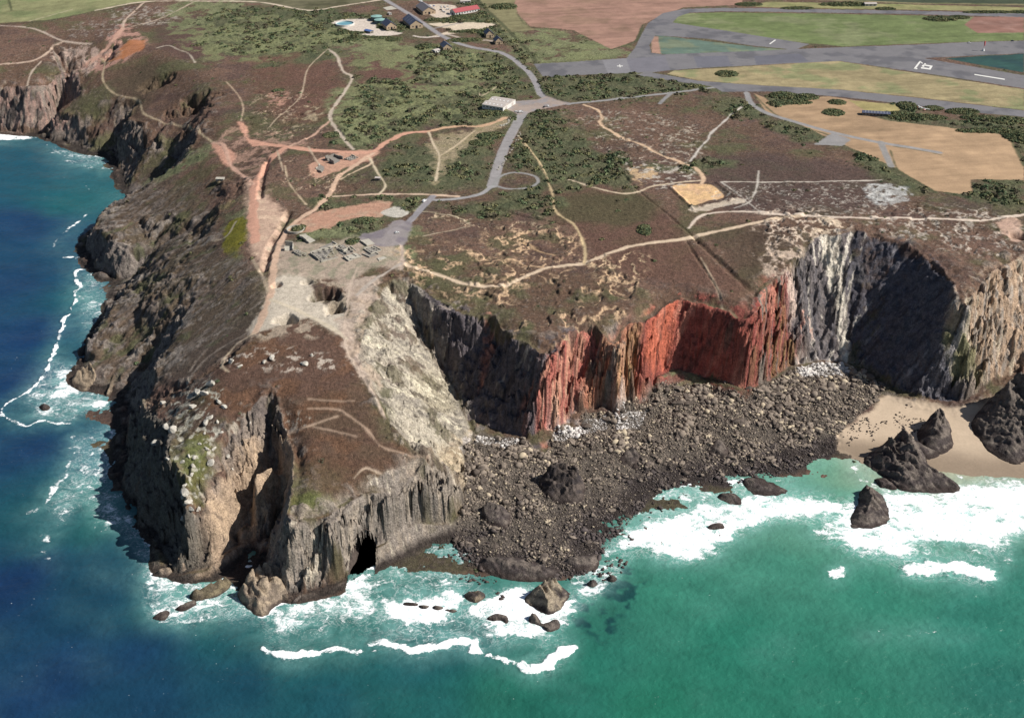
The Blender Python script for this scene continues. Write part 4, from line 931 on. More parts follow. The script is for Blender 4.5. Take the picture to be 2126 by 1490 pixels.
fpoly([(840,1180),(960,1160),(1000,1180),(1010,1220),(960,1215),(860,1210)], .42, 4, 6, 8)
fpoly([(780,1165),(1000,1165),(1010,1220),(780,1230)], .3, 6, 8)
# white collar where swell meets rock
near = sstep(-1.6, 0.3, HL) * (HL < 0.6) * (RS < 1700)
foam = np.maximum(foam, near * 0.42 * sstep(-.2, .5, fbm(XS / 22, YS / 22, 3, 341)))
foam += 0.10 * sstep(0.45, 0.9, fbm(XS / 30, YS / 14, 4, 351)) * (YS < 900)
for _p, _d in (([(172,560),(240,590),(226,660),(190,712),(168,690),(158,640)],.5),([(50,830),(108,745),(170,760),(205,805),(232,840),(160,872),(60,872)],.5),([(150,900),(200,930),(205,1000),(150,1062),(108,1062),(140,980)],.52),([(95,300),(160,318),(230,330),(240,350),(180,352),(120,330)],.5),([(225,830),(262,850),(272,900),(262,960),(215,1012),(255,1022),(232,1040),(264,1072),(308,1112),(338,1160),(300,1160),(225,1090),(180,1030),(205,930),(225,880)],.62),([(280,1200),(330,1170),(400,1190),(520,1160),(520,1230),(545,1280),(480,1290),(400,1300),(330,1290),(300,1240)],.6),([(540,1280),(640,1245),(780,1195),(800,1240),(740,1290),(600,1320)],.66),([(800,1160),(870,1115),(950,1110),(1000,1180),(900,1200),(800,1200)],.55)):
    fpoly(_p, _d, 6, 8)
foam = np.clip(foam + 0.12 * foam * fbm(XS / 6, YS / 6, 3, 361), 0, 1)
aer = blur(foam, 9, 2)
swell = 0.8 * np.sin((YS + 0.22 * XS) / 6.5 + 2.5 * fbm(XS / 90, YS / 90, 2, 371)) * sstep(16000, 3000, RS)
ZS = swell * 0.5 + 0.22 * fbm(XS / 5, YS / 4, 3, 381, .6) + lift * (0.8 + 0.25 * fbm(XS / 6, YS / 6, 3, 391)) + 0.15

def na_soft(nt, mp):
    n = noise_node(nt, 0.06, 5, .6, .8, mp.outputs['Vector'])
    return ramp(nt, n.outputs['Fac'], .3, .25, .7, 1.0)

m, nt, b = mat_base('sea_water', 0.22, 0.5)
b.inputs['IOR'].default_value = 1.33
tc = nt.nodes.new('ShaderNodeTexCoord'); at = nt.nodes.new('ShaderNodeAttribute'); at.attribute_name = 'Col'
fa = nt.nodes.new('ShaderNodeAttribute'); fa.attribute_name = 'foam'
mp = nt.nodes.new('ShaderNodeMapping'); nt.links.new(tc.outputs['Object'], mp.inputs['Vector']); mp.inputs['Scale'].default_value = (1.0, 1.35, 1.0)
na = noise_node(nt, 0.13, 10, 0.78, 1.0, mp.outputs['Vector'])
nb = noise_node(nt, 0.9, 4, 0.6, 0.4, mp.outputs['Vector'])
nmix = mathn(nt, 'ADD', mathn(nt, 'MULTIPLY', na.outputs['Fac'], 0.8), mathn(nt, 'MULTIPLY', nb.outputs['Fac'], 0.2))
# white where the foam thickness beats the lacy noise
thr = mathn(nt, 'SUBTRACT', 0.76, mathn(nt, 'MULTIPLY', fa.outputs['Fac'], 0.37))
fm = nt.nodes.new('ShaderNodeMapRange'); fm.interpolation_type = 'SMOOTHSTEP'
nt.links.new(mathn(nt, 'SUBTRACT', nmix, thr), fm.inputs['Value']); fm.inputs['From Min'].default_value = -0.06; fm.inputs['From Max'].default_value = 0.07
aa = nt.nodes.new('ShaderNodeAttribute'); aa.attribute_name = 'aer'
aer_f = mathn(nt, 'MULTIPLY', aa.outputs['Fac'], mathn(nt, 'MULTIPLY', na_soft(nt, mp), 0.95))      # air bubbles under the surface
mx0 = nt.nodes.new('ShaderNodeMix'); mx0.data_type = 'RGBA'; nt.links.new(aer_f, mx0.inputs['Factor']); nt.links.new(at.outputs['Color'], mx0.inputs['A']); mx0.inputs['B'].default_value = (0.26, 0.52, 0.48, 1)
nfl = noise_node(nt, 0.55, 2, .5, 0, mp.outputs['Vector']); nfm = noise_node(nt, .02, 3, .6, 0, mp.outputs['Vector'])
fleck = mathn(nt, 'MULTIPLY', ramp(nt, nfl.outputs['Fac'], .74, 0, .80, 1), ramp(nt, nfm.outputs['Fac'], .5, 0, .62, .7))
nl = noise_node(nt, .085, 7, .62, 1.6, mp.outputs['Vector'])
rdg = mathn(nt, 'ABSOLUTE', mathn(nt, 'SUBTRACT', nl.outputs['Fac'], .5), 0)
lace = mathn(nt, 'MULTIPLY', ramp(nt, rdg, .003, 1, .026, 0), ramp(nt, mathn(nt, 'MULTIPLY', aa.outputs['Fac'], mathn(nt, 'ADD', nb.outputs['Fac'], .35)), .20, 0, .62, .62))
white = mathn(nt, 'MAXIMUM', mathn(nt, 'MAXIMUM', fm.outputs['Result'], fleck), lace)
mx = nt.nodes.new('ShaderNodeMix'); mx.data_type = 'RGBA'; nt.links.new(white, mx.inputs['Factor']); nt.links.new(mx0.outputs['Result'], mx.inputs['A']); fw = noise_node(nt, .35, 6, .7, .6, mp.outputs['Vector'])
mw = nt.nodes.new('ShaderNodeMix'); mw.data_type = 'RGBA'; nt.links.new(ramp(nt, fw.outputs['Fac'], .33, 0, .47, 1), mw.inputs['Factor']); mw.inputs['A'].default_value = (.34, .53, .53, 1); mw.inputs['B'].default_value = (.90, .91, .92, 1)
nt.links.new(mw.outputs['Result'], mx.inputs['B'])
nt.links.new(mx.outputs['Result'], b.inputs['Base Color'])
nt.links.new(ramp(nt, fm.outputs['Result'], 0, 0.25, 1, 0.85), b.inputs['Roughness'])
nw = noise_node(nt, 0.22, 6, 0.62, 0.2, mp.outputs['Vector'])
bp = nt.nodes.new('ShaderNodeBump'); bp.inputs['Strength'].default_value = 0.75; bp.inputs['Distance'].default_value = 1.0
nt.links.new(mathn(nt, 'ADD', nw.outputs['Fac'], mathn(nt, 'MULTIPLY', fm.outputs['Result'], 0.15)), bp.inputs['Height']); nt.links.new(bp.outputs['Normal'], b.inputs['Normal'])
SEA_MAT = m
q = grid_quads(*XS.shape)
mh = np.minimum(np.minimum(HL[:-1, :-1], HL[1:, 1:]), np.minimum(HL[1:, :-1], HL[:-1, 1:]))
q = q[mh < 3.0]
o = mesh_from('sea', np.stack([XS, YS, ZS], -1).reshape(-1, 3), q, {'Col': ('col', scol.reshape(-1, 3)), 'foam': ('f', foam.ravel()), 'aer': ('f', aer.ravel())}, [SEA_MAT])
tag(o, 'deep blue to green sea with white surf breaking on the rocks', 'sea', kind='structure')
# ------------------------------------------------------------------ loose rocks, sea stacks
rng = np.random.default_rng(7); random.seed(7)
def G(u, v):
    w = hit([(u, v)])[0]
    return float(w[0]), float(w[1]), float(ground(w[0], w[1]))

def rock_mat(name, rough=0.95, bump=1.0):
    return ground_mat(name, 0.3, 1.3, 0.6, 1.4, bump, 0.7, rough)
M_STACK = rock_mat('dark_wet_rock'); M_BOULDER = ground_mat('boulder_stone', 0.5, 2.2, 0.8, 1.2, 0.6, 0.3)

def ico(sub):
    bm = bmesh.new(); bmesh.ops.create_icosphere(bm, subdivisions=sub, radius=1.0)
    v = np.array([x.co[:] for x in bm.verts]); f = np.array([[q.index for q in p.verts] for p in bm.faces]); bm.free()
    return v, f
ICO1, ICO2 = ico(1), ico(2)

def rocky_shape(base, seed):
    v, f = base
    r = np.random.default_rng(seed)
    v = v.copy()
    for _ in range(11):                       # chop flat facets
        n = r.normal(size=3); n /= np.linalg.norm(n); d = r.uniform(.42, .8)
        s = v @ n; over = np.maximum(s - d, 0); v -= over[:, None] * n
    v *= 1 + 0.06 * r.normal(size=(len(v), 1))
    return v * np.array([r.uniform(.95, 1.6), r.uniform(.7, 1.1), r.uniform(.5, .9)])

def rot_z(v, a):
    c, s = np.cos(a), np.sin(a)
    return np.stack([v[..., 0] * c - v[..., 1] * s, v[..., 0] * s + v[..., 1] * c, v[..., 2]], -1)

CFW = hit(CF)[:, :2]
def in_poly_pts(n, w, r):
    lo, hi = w.min(0), w.max(0); out = []
    while len(out) < n:
        p = r.uniform(lo, hi, (n * 2, 2)); m = inside(p[:, 0], p[:, 1], w); out += list(p[m])
    return np.array(out[:n])

def stone_cols(z, r):
    n = len(z)
    base = np.where((r.random(n) < .2)[:, None], lin((206,190,164)), lin((150,137,124)))
    base = np.where((r.random(n) < .34)[:, None], lin((106,96,88)), base) / E_FLAT
    dark = sstep(3.8, 1.2, z + r.normal(0, .9, n))[:, None]
    return base * (1 - dark) + lin((92,84,82)) / E_FLAT * dark * r.uniform(.7, 1.3, (n, 1))

def scatter(pts, rad, shapes, cols, name, mat, sink=0.25):
    z = np.maximum(ground(pts[:, 0], pts[:, 1]), -.15)
    vs, fs, cs = [], [], []; off = 0
    which = rng.integers(0, len(shapes), len(pts)); ang = rng.uniform(0, 6.283, len(pts))
    for k, (v, f) in enumerate(shapes):
        idx = np.where(which == k)[0]
        if len(idx) == 0: continue
        vv = rot_z(np.broadcast_to(v, (len(idx),) + v.shape), ang[idx][:, None]) * rad[idx][:, None, None]
        vv = vv + np.stack([pts[idx, 0], pts[idx, 1], z[idx] + rad[idx] * sink], -1)[:, None, :]
        vs.append(vv.reshape(-1, 3)); fs.append((f[None] + (np.arange(len(idx)) * len(v))[:, None, None] + off).reshape(-1, f.shape[1]))
        cs.append(np.repeat(cols[idx], len(v), 0)); off += len(idx) * len(v)
    return mesh_from(name, np.concatenate(vs), np.concatenate(fs), {'Col': ('col', np.concatenate(cs))}, [mat], False)

shapes1 = [(rocky_shape(ICO1, 50 + k), ICO1[1]) for k in range(14)]
pts = in_poly_pts(64000, CFW, rng)
zz = ground(pts[:, 0], pts[:, 1]); pts = pts[(zz > -0.6) & (zz < 24)]; zz = ground(pts[:, 0], pts[:, 1])
rad = np.clip(rng.lognormal(-0.68, 0.62, len(pts)), .25, 2.3) * (0.75 + 0.5 * sstep(2, 9, zz)) * (.62 + .95 * sstep(-.3, .7, fbm(pts[:, 0] / 14, pts[:, 1] / 11, 3, 66)))
cols = stone_cols(zz, rng)
u_ok = np.ones(len(pts), bool)
for px in ([(1140,890),(1260,860),(1260,890),(1150,920)], [(1275,850),(1345,850),(1330,885),(1280,895)], [(1650,755),(1750,748),(1765,778),(1660,785)], [(985,905),(1080,910),(1060,930),(990,925)]):
    m = inside(pts[:, 0], pts[:, 1], hit(px)[:, :2]); cols[m] = lin((226,220,214)) / E_FLAT; rad[m] *= .8
o = scatter(pts, rad, shapes1, cols, 'beach_stones', M_BOULDER)
tag(o, 'countless tan and dark stones covering the foreshore below the red cliffs', 'stones', kind='stuff')
# stones strewn on the sand
SW = hit([(1740,920),(1770,880),(1820,850),(1900,835),(1925,880),(1900,900),(1830,930),(1790,900),(1760,930)])[:, :2]
pts = in_poly_pts(330, SW, rng); k = fbm(pts[:, 0] / 18, pts[:, 1] / 18, 2, 5) > .05; pts = pts[k]
o = scatter(pts, rng.uniform(.35, 1.1, len(pts)), shapes1, np.tile(lin((88,78,74)) / E_FLAT, (len(pts), 1)) * rng.uniform(.7, 1.3, (len(pts), 1)), 'sand_stones', M_BOULDER)
tag(o, 'dark stones strewn over the pale sand beside the sea stacks', 'stones', kind='stuff')
# wet stones awash off the foreshore
WW = hit([(930,1120),(1000,1180),(1130,1205),(1240,1180),(1300,1120),(1340,1060),(1380,1010),(1560,1000),(1580,1015),(1400,1040),(1330,1110),(1290,1190),(1180,1260),(1060,1250),(960,1220),(900,1160)])[:, :2]
pts = in_poly_pts(620, WW, rng); k = fbm(pts[:, 0] / 12, pts[:, 1] / 12, 3, 15) > .0; pts = pts[k]
o = scatter(pts, np.clip(rng.lognormal(-.2, .55, len(pts)), .3, 2.4), shapes1, np.tile(lin((92,82,78)) / E_FLAT, (len(pts), 1)) * rng.uniform(.7, 1.3, (len(pts), 1)), 'awash_stones', M_BOULDER, .3)
o.location.z = 0
tag(o, 'dark wet stones awash in the foam along the edge of the foreshore', 'stones', kind='stuff')
# the 300 largest boulders, each its own object
protos = []
for k in range(10):
    v = rocky_shape(ICO2, 200 + k); me = bpy.data.meshes.new('boulder')
    me.from_pydata(v.tolist(), [], ICO2[1].tolist()); me.materials.append(M_BOULDER)
    c = stone_cols(np.array([8.0]), np.random.default_rng(k))[0]
    a = me.attributes.new('Col', 'FLOAT_COLOR', 'POINT'); a.data.foreach_set('color', np.tile(np.append(c, 1), len(v)).astype(np.float32)); protos.append(me)
bp_ = in_poly_pts(290, CFW, rng)
upper = hit([(1360,790),(1480,790),(1640,775),(1790,790),(1700,850),(1450,860),(1340,880)])[:, :2]
bp_[:110] = in_poly_pts(110, upper, rng)
n_b = 0
for (bx, by) in bp_:
    bz = float(ground(bx, by))
    if bz < 0.3 or bz > 24: continue
    r = random.uniform(1.8, 3.3) * (1.15 if bz > 5 else .9)
    o = bpy.data.objects.new('boulder', protos[n_b % 10]); C.objects.link(o)
    o.location = (bx, by, bz + r * .25); o.scale = (r, r, r); o.rotation_euler = (0, 0, random.uniform(0, 6.28))
    tag(o, 'large angular boulder lying among smaller stones on the foreshore below the red cliffs', 'boulder', 'large boulders on the foreshore'); n_b += 1
# pale granite blocks on the headland
gm = []
for k in range(6):
    v = rocky_shape(ICO2, 300 + k); me = bpy.data.meshes.new('granite_block'); me.from_pydata(v.tolist(), [], ICO2[1].tolist()); me.materials.append(M_BOULDER)
    a = me.attributes.new('Col', 'FLOAT_COLOR', 'POINT'); a.data.foreach_set('color', np.tile(np.append(lin((206,200,188)) / E_FLAT, 1), len(v)).astype(np.float32)); gm.append(me)
gp = [(338,838,2.2),(362,905,3.6),(348,898,3),(326,930,2.6),(335,955,1.8),(376,1003,2),(385,1020,2.6),(400,965,1.8),(398,985,1.6),(427,880,2.6),(437,868,1.8),(452,878,1.4),(440,960,2.4),(392,950,1.4),(404,952,1.6),(415,925,1.2),(430,935,1.2),(445,930,1.6),(470,925,1.4),(476,940,1.2),
  (410,815,3.2),(425,822,2.6),(400,845,2.4),(455,835,2.2),(465,845,1.8),(440,800,3),(384,1005,1.6),(370,1030,2),(388,1040,2.2),(395,1058,1.8),(410,1045,1.6),(380,960,1.5),(565,745,2.6),(548,752,1.8),(480,750,2.2),(500,760,1.6),(632,755,2),(648,738,1.6),(425,900,1.1),(350,965,1.4),(500,905,1),(520,880,.9),(460,900,1)]
for k, (u, v, r) in enumerate(gp):
    x, y, z = G(u, v); o = bpy.data.objects.new('granite_block', gm[k % 6]); C.objects.link(o)
    o.location = (x, y, z + r * .2); o.scale = (r * 1.5, r * 1.4, r * 1.6); o.rotation_euler = (0, 0, random.uniform(0, 6))
    tag(o, 'pale granite block poking out of the heather on the headland', 'boulder', 'pale granite blocks on the headland')

def stack(name, label, base_px, ridges, zb=0.0, steep=1.6, col1=(84,76,74), col2=(122,112,104), seed=1, cat='rock', step=0.7, group=None, dip=0.5):
    """rock standing in water or on sand: foot outline and crest lines (u, v, z) surveyed from the photo"""
    w = np.array([unproj(u, v, zb)[:2] for u, v in base_px])
    w = smooth_line(w, 3, True)
    lo, hi = w.min(0) - 3, w.max(0) + 3
    nx, ny = int((hi[0] - lo[0]) / step) + 2, int((hi[1] - lo[1]) / step) + 2
    gx_, gy_ = np.meshgrid(lo[0] + np.arange(nx) * step, lo[1] + np.arange(ny) * step)
    wob = 1.0 * fbm(gx_ / 7, gy_ / 7, 3, seed + 3, .6)
    d = seg_dist(gx_, gy_, w, True); d = np.where(inside(gx_, gy_, w), d, -d) + wob
    h = np.full(gx_.shape, 0.0)
    for rd in ridges:
        P = np.array([unproj(*p) for p in rd])
        if len(P) == 1: P = np.vstack([P, P + [[.5, 0, 0]]])
        for a, b_ in zip(P[:-1], P[1:]):
            L = ((b_ - a)[:2] ** 2).sum() + 1e-6
            t = np.clip(((gx_ - a[0]) * (b_[0] - a[0]) + (gy_ - a[1]) * (b_[1] - a[1])) / L, 0, 1)
            dist = np.hypot(gx_ - a[0] - t * (b_[0] - a[0]), gy_ - a[1] - t * (b_[1] - a[1]))
            crest = a[2] + t * (b_[2] - a[2]) - zb
            # slope from crest to foot
            h = np.maximum(h, crest * np.clip(1 - dist / (dist + np.maximum(d, 0) + 1e-3), 0, 1) ** 0.95)
    sz = np.clip(h / 8, .25, 1.8)
    uu = (gx_ * .75 + gy_ * .66) / 6.5 + .8 * fbm(gx_ / 14, gy_ / 14, 3, seed + 41); fr = uu - np.floor(uu)
    slabn = (np.where(fr < .8, fr / .8, (1 - fr) / .2) - .5) * (0.5 + vnoise(np.floor(uu), np.floor(uu) * 0, seed + 2))
    lam = fbm((gx_ * .8 + gy_ * .6) / 3.0, (gx_ * -.6 + gy_ * .8) / 14, 3, seed + 9, .6)       # bedding planes
    h = h + sz * (1.1 * fbm(gx_ / 9, gy_ / 9, 5, seed, .62) + 1.6 * (.5 - np.abs(fbm(gx_ / 10, gy_ / 10, 4, seed + 5, .6))) + 2.5 * slabn + .8 * dip * (1 - 2 * np.abs(lam))) * sstep(0, 2, d)
    h = np.where(d > 0, np.minimum(h, d * steep * 1.8), d * 1.5)
    zg = ground(gx_, gy_); zz_ = np.where(zg > zb - 1.5, np.maximum(zg, zb - 1.5), zb)
    zz_ = (zz_ if zb > .5 else zb) + h
    cc = np.empty(gx_.shape + (3,)); cc[:] = lin(col1) / E_FLAT
    n = fbm(gx_ / 5, gy_ / 5 + zz_ / 4, 4, seed + 20)
    cc += (lin(col2) / E_FLAT - cc) * (sstep(-.2, .6, n + .04 * h))[..., None]
    cc += (lin((66,56,52)) / E_FLAT - cc) * (sstep(3.0, .8, h + n) * .8)[..., None]
    q = grid_quads(ny, nx); q = q[(np.maximum(np.maximum(d[:-1, :-1], d[1:, 1:]), np.maximum(d[1:, :-1], d[:-1, 1:])) > -1.2)]
    j = .5 * sz * sstep(0, 3, d)
    co_ = np.stack([gx_ + j * fbm(zz_ / 3, gy_ / 3, 2, seed + 31), gy_ + j * fbm(gx_ / 3, zz_ / 3, 2, seed + 33), zz_], -1).reshape(-1, 3)
    o = mesh_from(name, co_, q, {'Col': ('col', cc.reshape(-1, 3))}, [M_STACK], False)
    # put the origin at the foot
    c0 = np.array([w[:, 0].mean(), w[:, 1].mean(), zb])
    o.data.transform(Matrix.Translation(Vector(-c0))); o.location = Vector(c0)
    return tag(o, label, cat, group)

K = 0
def R(name, label, base, ridges, **kw):
    global K; K += 1
    stack(name, label, base, ridges, seed=1000 + 37 * K, **kw)
R('sea_stack', 'biggest dark sea stack on the sand, at the right edge under the dark cliff', [(2050,852),(2030,864),(2014,888),(2030,908),(2060,940),(2105,960),(2150,948),(2240,932),(2260,880),(2180,842),(2100,832)], [[(2075,800,30),(2088,776,38),(2110,790,34),(2150,800,36),(2190,840,22)],[(2090,776,36),(2095,850,22),(2100,910,10)],[(2040,880,8),(2060,850,16)]], zb=3)
R('sea_stack', 'pointed dark stack on the sand between the biggest stack and the jagged one', [(1903,906),(1915,928),(1945,942),(1978,930),(1972,893),(1952,872),(1925,882)], [[(1936,858,18),(1949,848,20),(1960,862,16)],[(1949,848,20),(1940,890,13),(1930,915,5)]], zb=2)
R('sea_stack', 'jagged dark stack with two peaks running from sand into the surf', [(1793,958),(1828,987),(1872,1018),(1930,1022),(1994,1020),(1972,993),(1935,978),(1917,936),(1890,922),(1858,922),(1818,936)], [[(1849,913,17),(1855,940,13),(1880,985,8)],[(1875,896,19),(1898,928,16),(1915,965,9),(1950,995,5)],[(1820,945,7),(1849,913,16)],[(1918,960,8),(1960,985,6),(1988,1008,4)],[(1880,985,8),(1900,1010,4)]], zb=0.5)
R('sea_stack', 'low dark wedge of rock in the white surf just seaward of the jagged stack', [(1786,1020),(1815,1017),(1840,1040),(1847,1066),(1838,1090),(1770,1103),(1763,1077),(1780,1045)], [[(1798,1003,9),(1812,1030,10),(1800,1060,8)],[(1812,1035,9),(1825,1060,6)]])
R('sea_stack', 'brown pyramid rock standing in the foam off the point of the foreshore', [(1086,1243),(1110,1264),(1139,1277),(1165,1264),(1184,1242),(1176,1224),(1150,1216),(1110,1226)], [[(1150,1198,12),(1120,1216,11),(1140,1245,8)],[(1150,1198,12),(1168,1230,6)]], col2=(168,154,134))
R('sea_stack', 'long whaleback rock in foam beside the mouth of the headland inlet', [(394,1238),(408,1248),(456,1238),(480,1214),(468,1204),(420,1222)], [[(402,1226,6),(435,1212,7),(470,1198,6)]], col1=(110,100,84), col2=(136,124,100), dip=.2)
R('skerry', 'small dark skerry in foam at the tip of the chain off the inlet', [(318,1283),(340,1285),(354,1272),(345,1266),(328,1274)], [[(330,1272,2.5),(346,1266,3)]])
R('skerry', 'thin dark skerry between the whaleback rock and the chain tip', [(360,1265),(380,1268),(406,1256),(404,1246),(378,1256)], [[(370,1258,2.5),(398,1246,4)]])
R('rock_tower', 'lumpy rock tower standing at the foot of the headland point', [(492,1232),(502,1257),(545,1281),(576,1258),(604,1238),(612,1206),(575,1190),(530,1196)], [[(518,1186,13),(552,1166,14),(578,1176,12)],[(508,1212,11),(540,1206,13),(584,1200,10)],[(508,1234,6),(538,1240,8),(546,1262,4)]], col1=(140,126,112), col2=(178,160,138))
R('rock_tower', 'low block of rock at the headland foot, leftmost beside the inlet mouth', [(312,1196),(332,1201),(354,1196),(356,1182),(340,1178)], [[(322,1188,4),(350,1172,8)]], col1=(130,116,104), col2=(168,150,132))
R('rock_tower', 'upright rock between the seaward block and the lit inlet wall', [(362,1192),(384,1196),(396,1184),(386,1172),(366,1176)], [[(372,1156,11),(384,1166,9)]], col1=(130,116,104), col2=(172,152,132))
R('reef', 'low dark reef joining the pointed stack to the jagged stack across the sand', [(1880,925),(1895,945),(1930,952),(1950,940),(1925,925),(1900,915)], [[(1888,920,5),(1915,928,6),(1940,934,4)]], zb=2)
R('reef', 'scatter of low dark rock between the jagged stack and the wedge in the surf', [(1815,995),(1830,1012),(1862,1018),(1858,1002),(1835,990)], [[(1822,995,3),(1852,1006,3.5)]])
R('skerry', 'dark rock in white surf below the middle of the foreshore', [(1488,1030),(1508,1046),(1540,1052),(1534,1030),(1512,1022)], [[(1500,1024,4),(1522,1028,4),(1532,1044,2)]])
R('skerry', 'oval dark rock alone in the widest part of the surf', [(1464,1096),(1480,1105),(1504,1100),(1502,1088),(1482,1086)], [[(1474,1088,4),(1494,1085,4)]])
R('skerry', 'tiny dark rock at the seaward edge of the surf near the oval rock', [(1484,1113),(1494,1119),(1504,1112),(1492,1109)], [[(1494,1110,2)]])
R('skerry', 'dark round rock in foam, closest to the surf band beyond the brown pyramid', [(1258,1202),(1270,1210),(1284,1202),(1272,1194)], [[(1270,1193,5)]])
R('skerry', 'dark round rock in foam between the brown pyramid and the next rock', [(1218,1214),(1232,1221),(1244,1213),(1230,1206)], [[(1230,1204,5)]])
R('reef', 'dark arch shaped reef in white water left of the brown pyramid', [(1010,1286),(1025,1292),(1040,1290),(1052,1298),(1056,1282),(1042,1274),(1022,1276)], [[(1016,1280,3),(1034,1272,4),(1052,1284,3)]])
R('reef', 'broken dark reef seaward of the brown pyramid', [(1095,1290),(1120,1302),(1142,1316),(1160,1304),(1158,1284),(1128,1292),(1112,1276)], [[(1104,1270,5),(1116,1292,3),(1140,1300,5)],[(1155,1285,5)]])
R('skerry', 'squat brown rock in foam landward of the arch shaped reef', [(962,1240),(985,1252),(1008,1240),(1004,1228),(980,1226)], [[(972,1228,4),(998,1228,6)]], col2=(160,144,122))
for u, v, a, b_, l in ((851,1254,18,5,'longest of the dark slabs awash in the foam patch off the headland cave'),(878,1259,12,4,'dark slab awash next to the longest slab in the foam patch'),(908,1262,11,4,'dark slab awash in the foam patch, third along from the cave side'),(935,1268,16,5,'dark slab awash at the seaward end of the foam patch'),(925,1278,9,4,'small dark slab awash behind the seaward slab of the foam patch')):
    R('skerry', l, [(u-a,v-1),(u-a*.4,v+b_),(u+a*.6,v+b_),(u+a,v),(u+a*.3,v-b_*.7),(u-a*.5,v-b_)], [[(u-a*.6,v-4,3),(u+a*.6,v-4,3)]])
R('skerry', 'dark rock in the foam below the platform of the headland point', [(602,1256),(620,1250),(632,1240),(642,1246),(634,1236),(620,1236)], [[(612,1244,3.5),(626,1233,4),(638,1240,2)]])
R('skerry', 'round dark rock in a ring of foam off the west side', [(80,846),(92,852),(104,845),(92,838)], [[(92,838,4)]])
R('skerry', 'brown rock nose at the tip of the western spur', [(146,796),(170,814),(198,806),(206,780),(190,762),(166,770)], [[(158,775,7),(185,755,12),(198,775,8)]], col1=(130,116,100), col2=(170,152,130))
R('skerry', 'slim brown rock beside the shaded gully on the west shore', [(218,824),(232,818),(243,785),(236,780),(226,800)], [[(226,805,6),(238,778,10)]], col1=(130,116,100), col2=(170,152,130))
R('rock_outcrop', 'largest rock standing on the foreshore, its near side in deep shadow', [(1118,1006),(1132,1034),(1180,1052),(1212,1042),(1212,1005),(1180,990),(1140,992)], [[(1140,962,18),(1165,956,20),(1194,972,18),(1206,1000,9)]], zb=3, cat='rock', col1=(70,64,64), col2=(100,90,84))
R('rock_outcrop', 'dark rock on the middle of the foreshore below the paired red fins', [(1282,955),(1300,965),(1326,966),(1330,948),(1310,940)], [[(1296,930,9),(1318,932,10)]], zb=4)
R('rock_outcrop', 'two humped rock on the foreshore below the red alcove', [(1468,935),(1485,948),(1512,948),(1510,925),(1490,918)], [[(1482,908,8),(1500,915,9),(1508,935,5)]], zb=4)
R('reef', 'weed covered rock ledge at the foreshore edge behind the surf', [(1540,1000),(1562,1028),(1600,1032),(1640,1020),(1600,1000),(1570,990)], [[(1552,992,4),(1580,1008,4),(1610,1015,3)]])
R('reef', 'long dark ledge at the seaward tip of the foreshore', [(985,1165),(1040,1200),(1130,1206),(1180,1190),(1130,1168),(1060,1150)], [[(1010,1160,5),(1060,1168,6),(1130,1185,5)]])
R('reef', 'dark ledge on the surf side of the foreshore tip', [(1160,1170),(1200,1190),(1240,1178),(1245,1150),(1200,1150)], [[(1180,1160,5),(1225,1160,5)]])
R('rock_outcrop', 'dark rock mass against the foot of the headland cliff on the foreshore', [(1000,1060),(1010,1090),(1050,1100),(1062,1070),(1030,1052)], [[(1012,1045,12),(1036,1050,11),(1050,1075,6)]], zb=3)
# ------------------------------------------------------------------ gorse and bramble, one mass of leaf clumps
M_LEAF = ground_mat('gorse_leaves', 0.6, 2.5, 0.7, 1.3, 0.0, 0.3)
LEAFDIR = None
def leaf_cloud(centers, radii, heights, n_each, size, cols, r):
    """small leaf-sized quads spread through flattened domes"""
    N = len(centers); tot = N * n_each
    th = r.uniform(0, 6.283, (N, n_each)); cz = r.uniform(0, 1, (N, n_each)); rr = r.uniform(.55, 1.0, (N, n_each)) ** .5
    lob = 1 + .28 * np.sin(3 * th + r.uniform(0, 6, (N, 1))) + .18 * np.sin(5 * th + r.uniform(0, 6, (N, 1)))
    s = np.sqrt(1 - cz ** 2)
    d = np.stack([np.cos(th) * s * lob * rr, np.sin(th) * s * lob * rr, cz * rr], -1)
    p = centers[:, None, :] + d * np.stack([radii, radii, heights], -1)[:, None, :]
    p = p.reshape(-1, 3)
    nrm = d.reshape(-1, 3) + r.normal(0, .5, (tot, 3)); nrm[:, 2] += .35; nrm /= np.linalg.norm(nrm, axis=1)[:, None]
    t = np.cross(nrm, r.normal(size=(tot, 3))); t /= np.linalg.norm(t, axis=1)[:, None] + 1e-9
    b_ = np.cross(nrm, t)
    sz = (np.repeat(size, n_each) * r.uniform(.6, 1.3, tot))[:, None]
    V = np.stack([p - t * sz - b_ * sz * .6, p + t * sz - b_ * sz * .7, p + t * sz * .8 + b_ * sz * .7, p - t * sz * .7 + b_ * sz * .6], 1).reshape(-1, 3)
    F_ = np.arange(tot * 4).reshape(-1, 4)
    c = np.repeat(cols, n_each, 0) * r.uniform(.7, 1.3, (tot, 1))
    return V, F_, np.repeat(c, 4, 0)

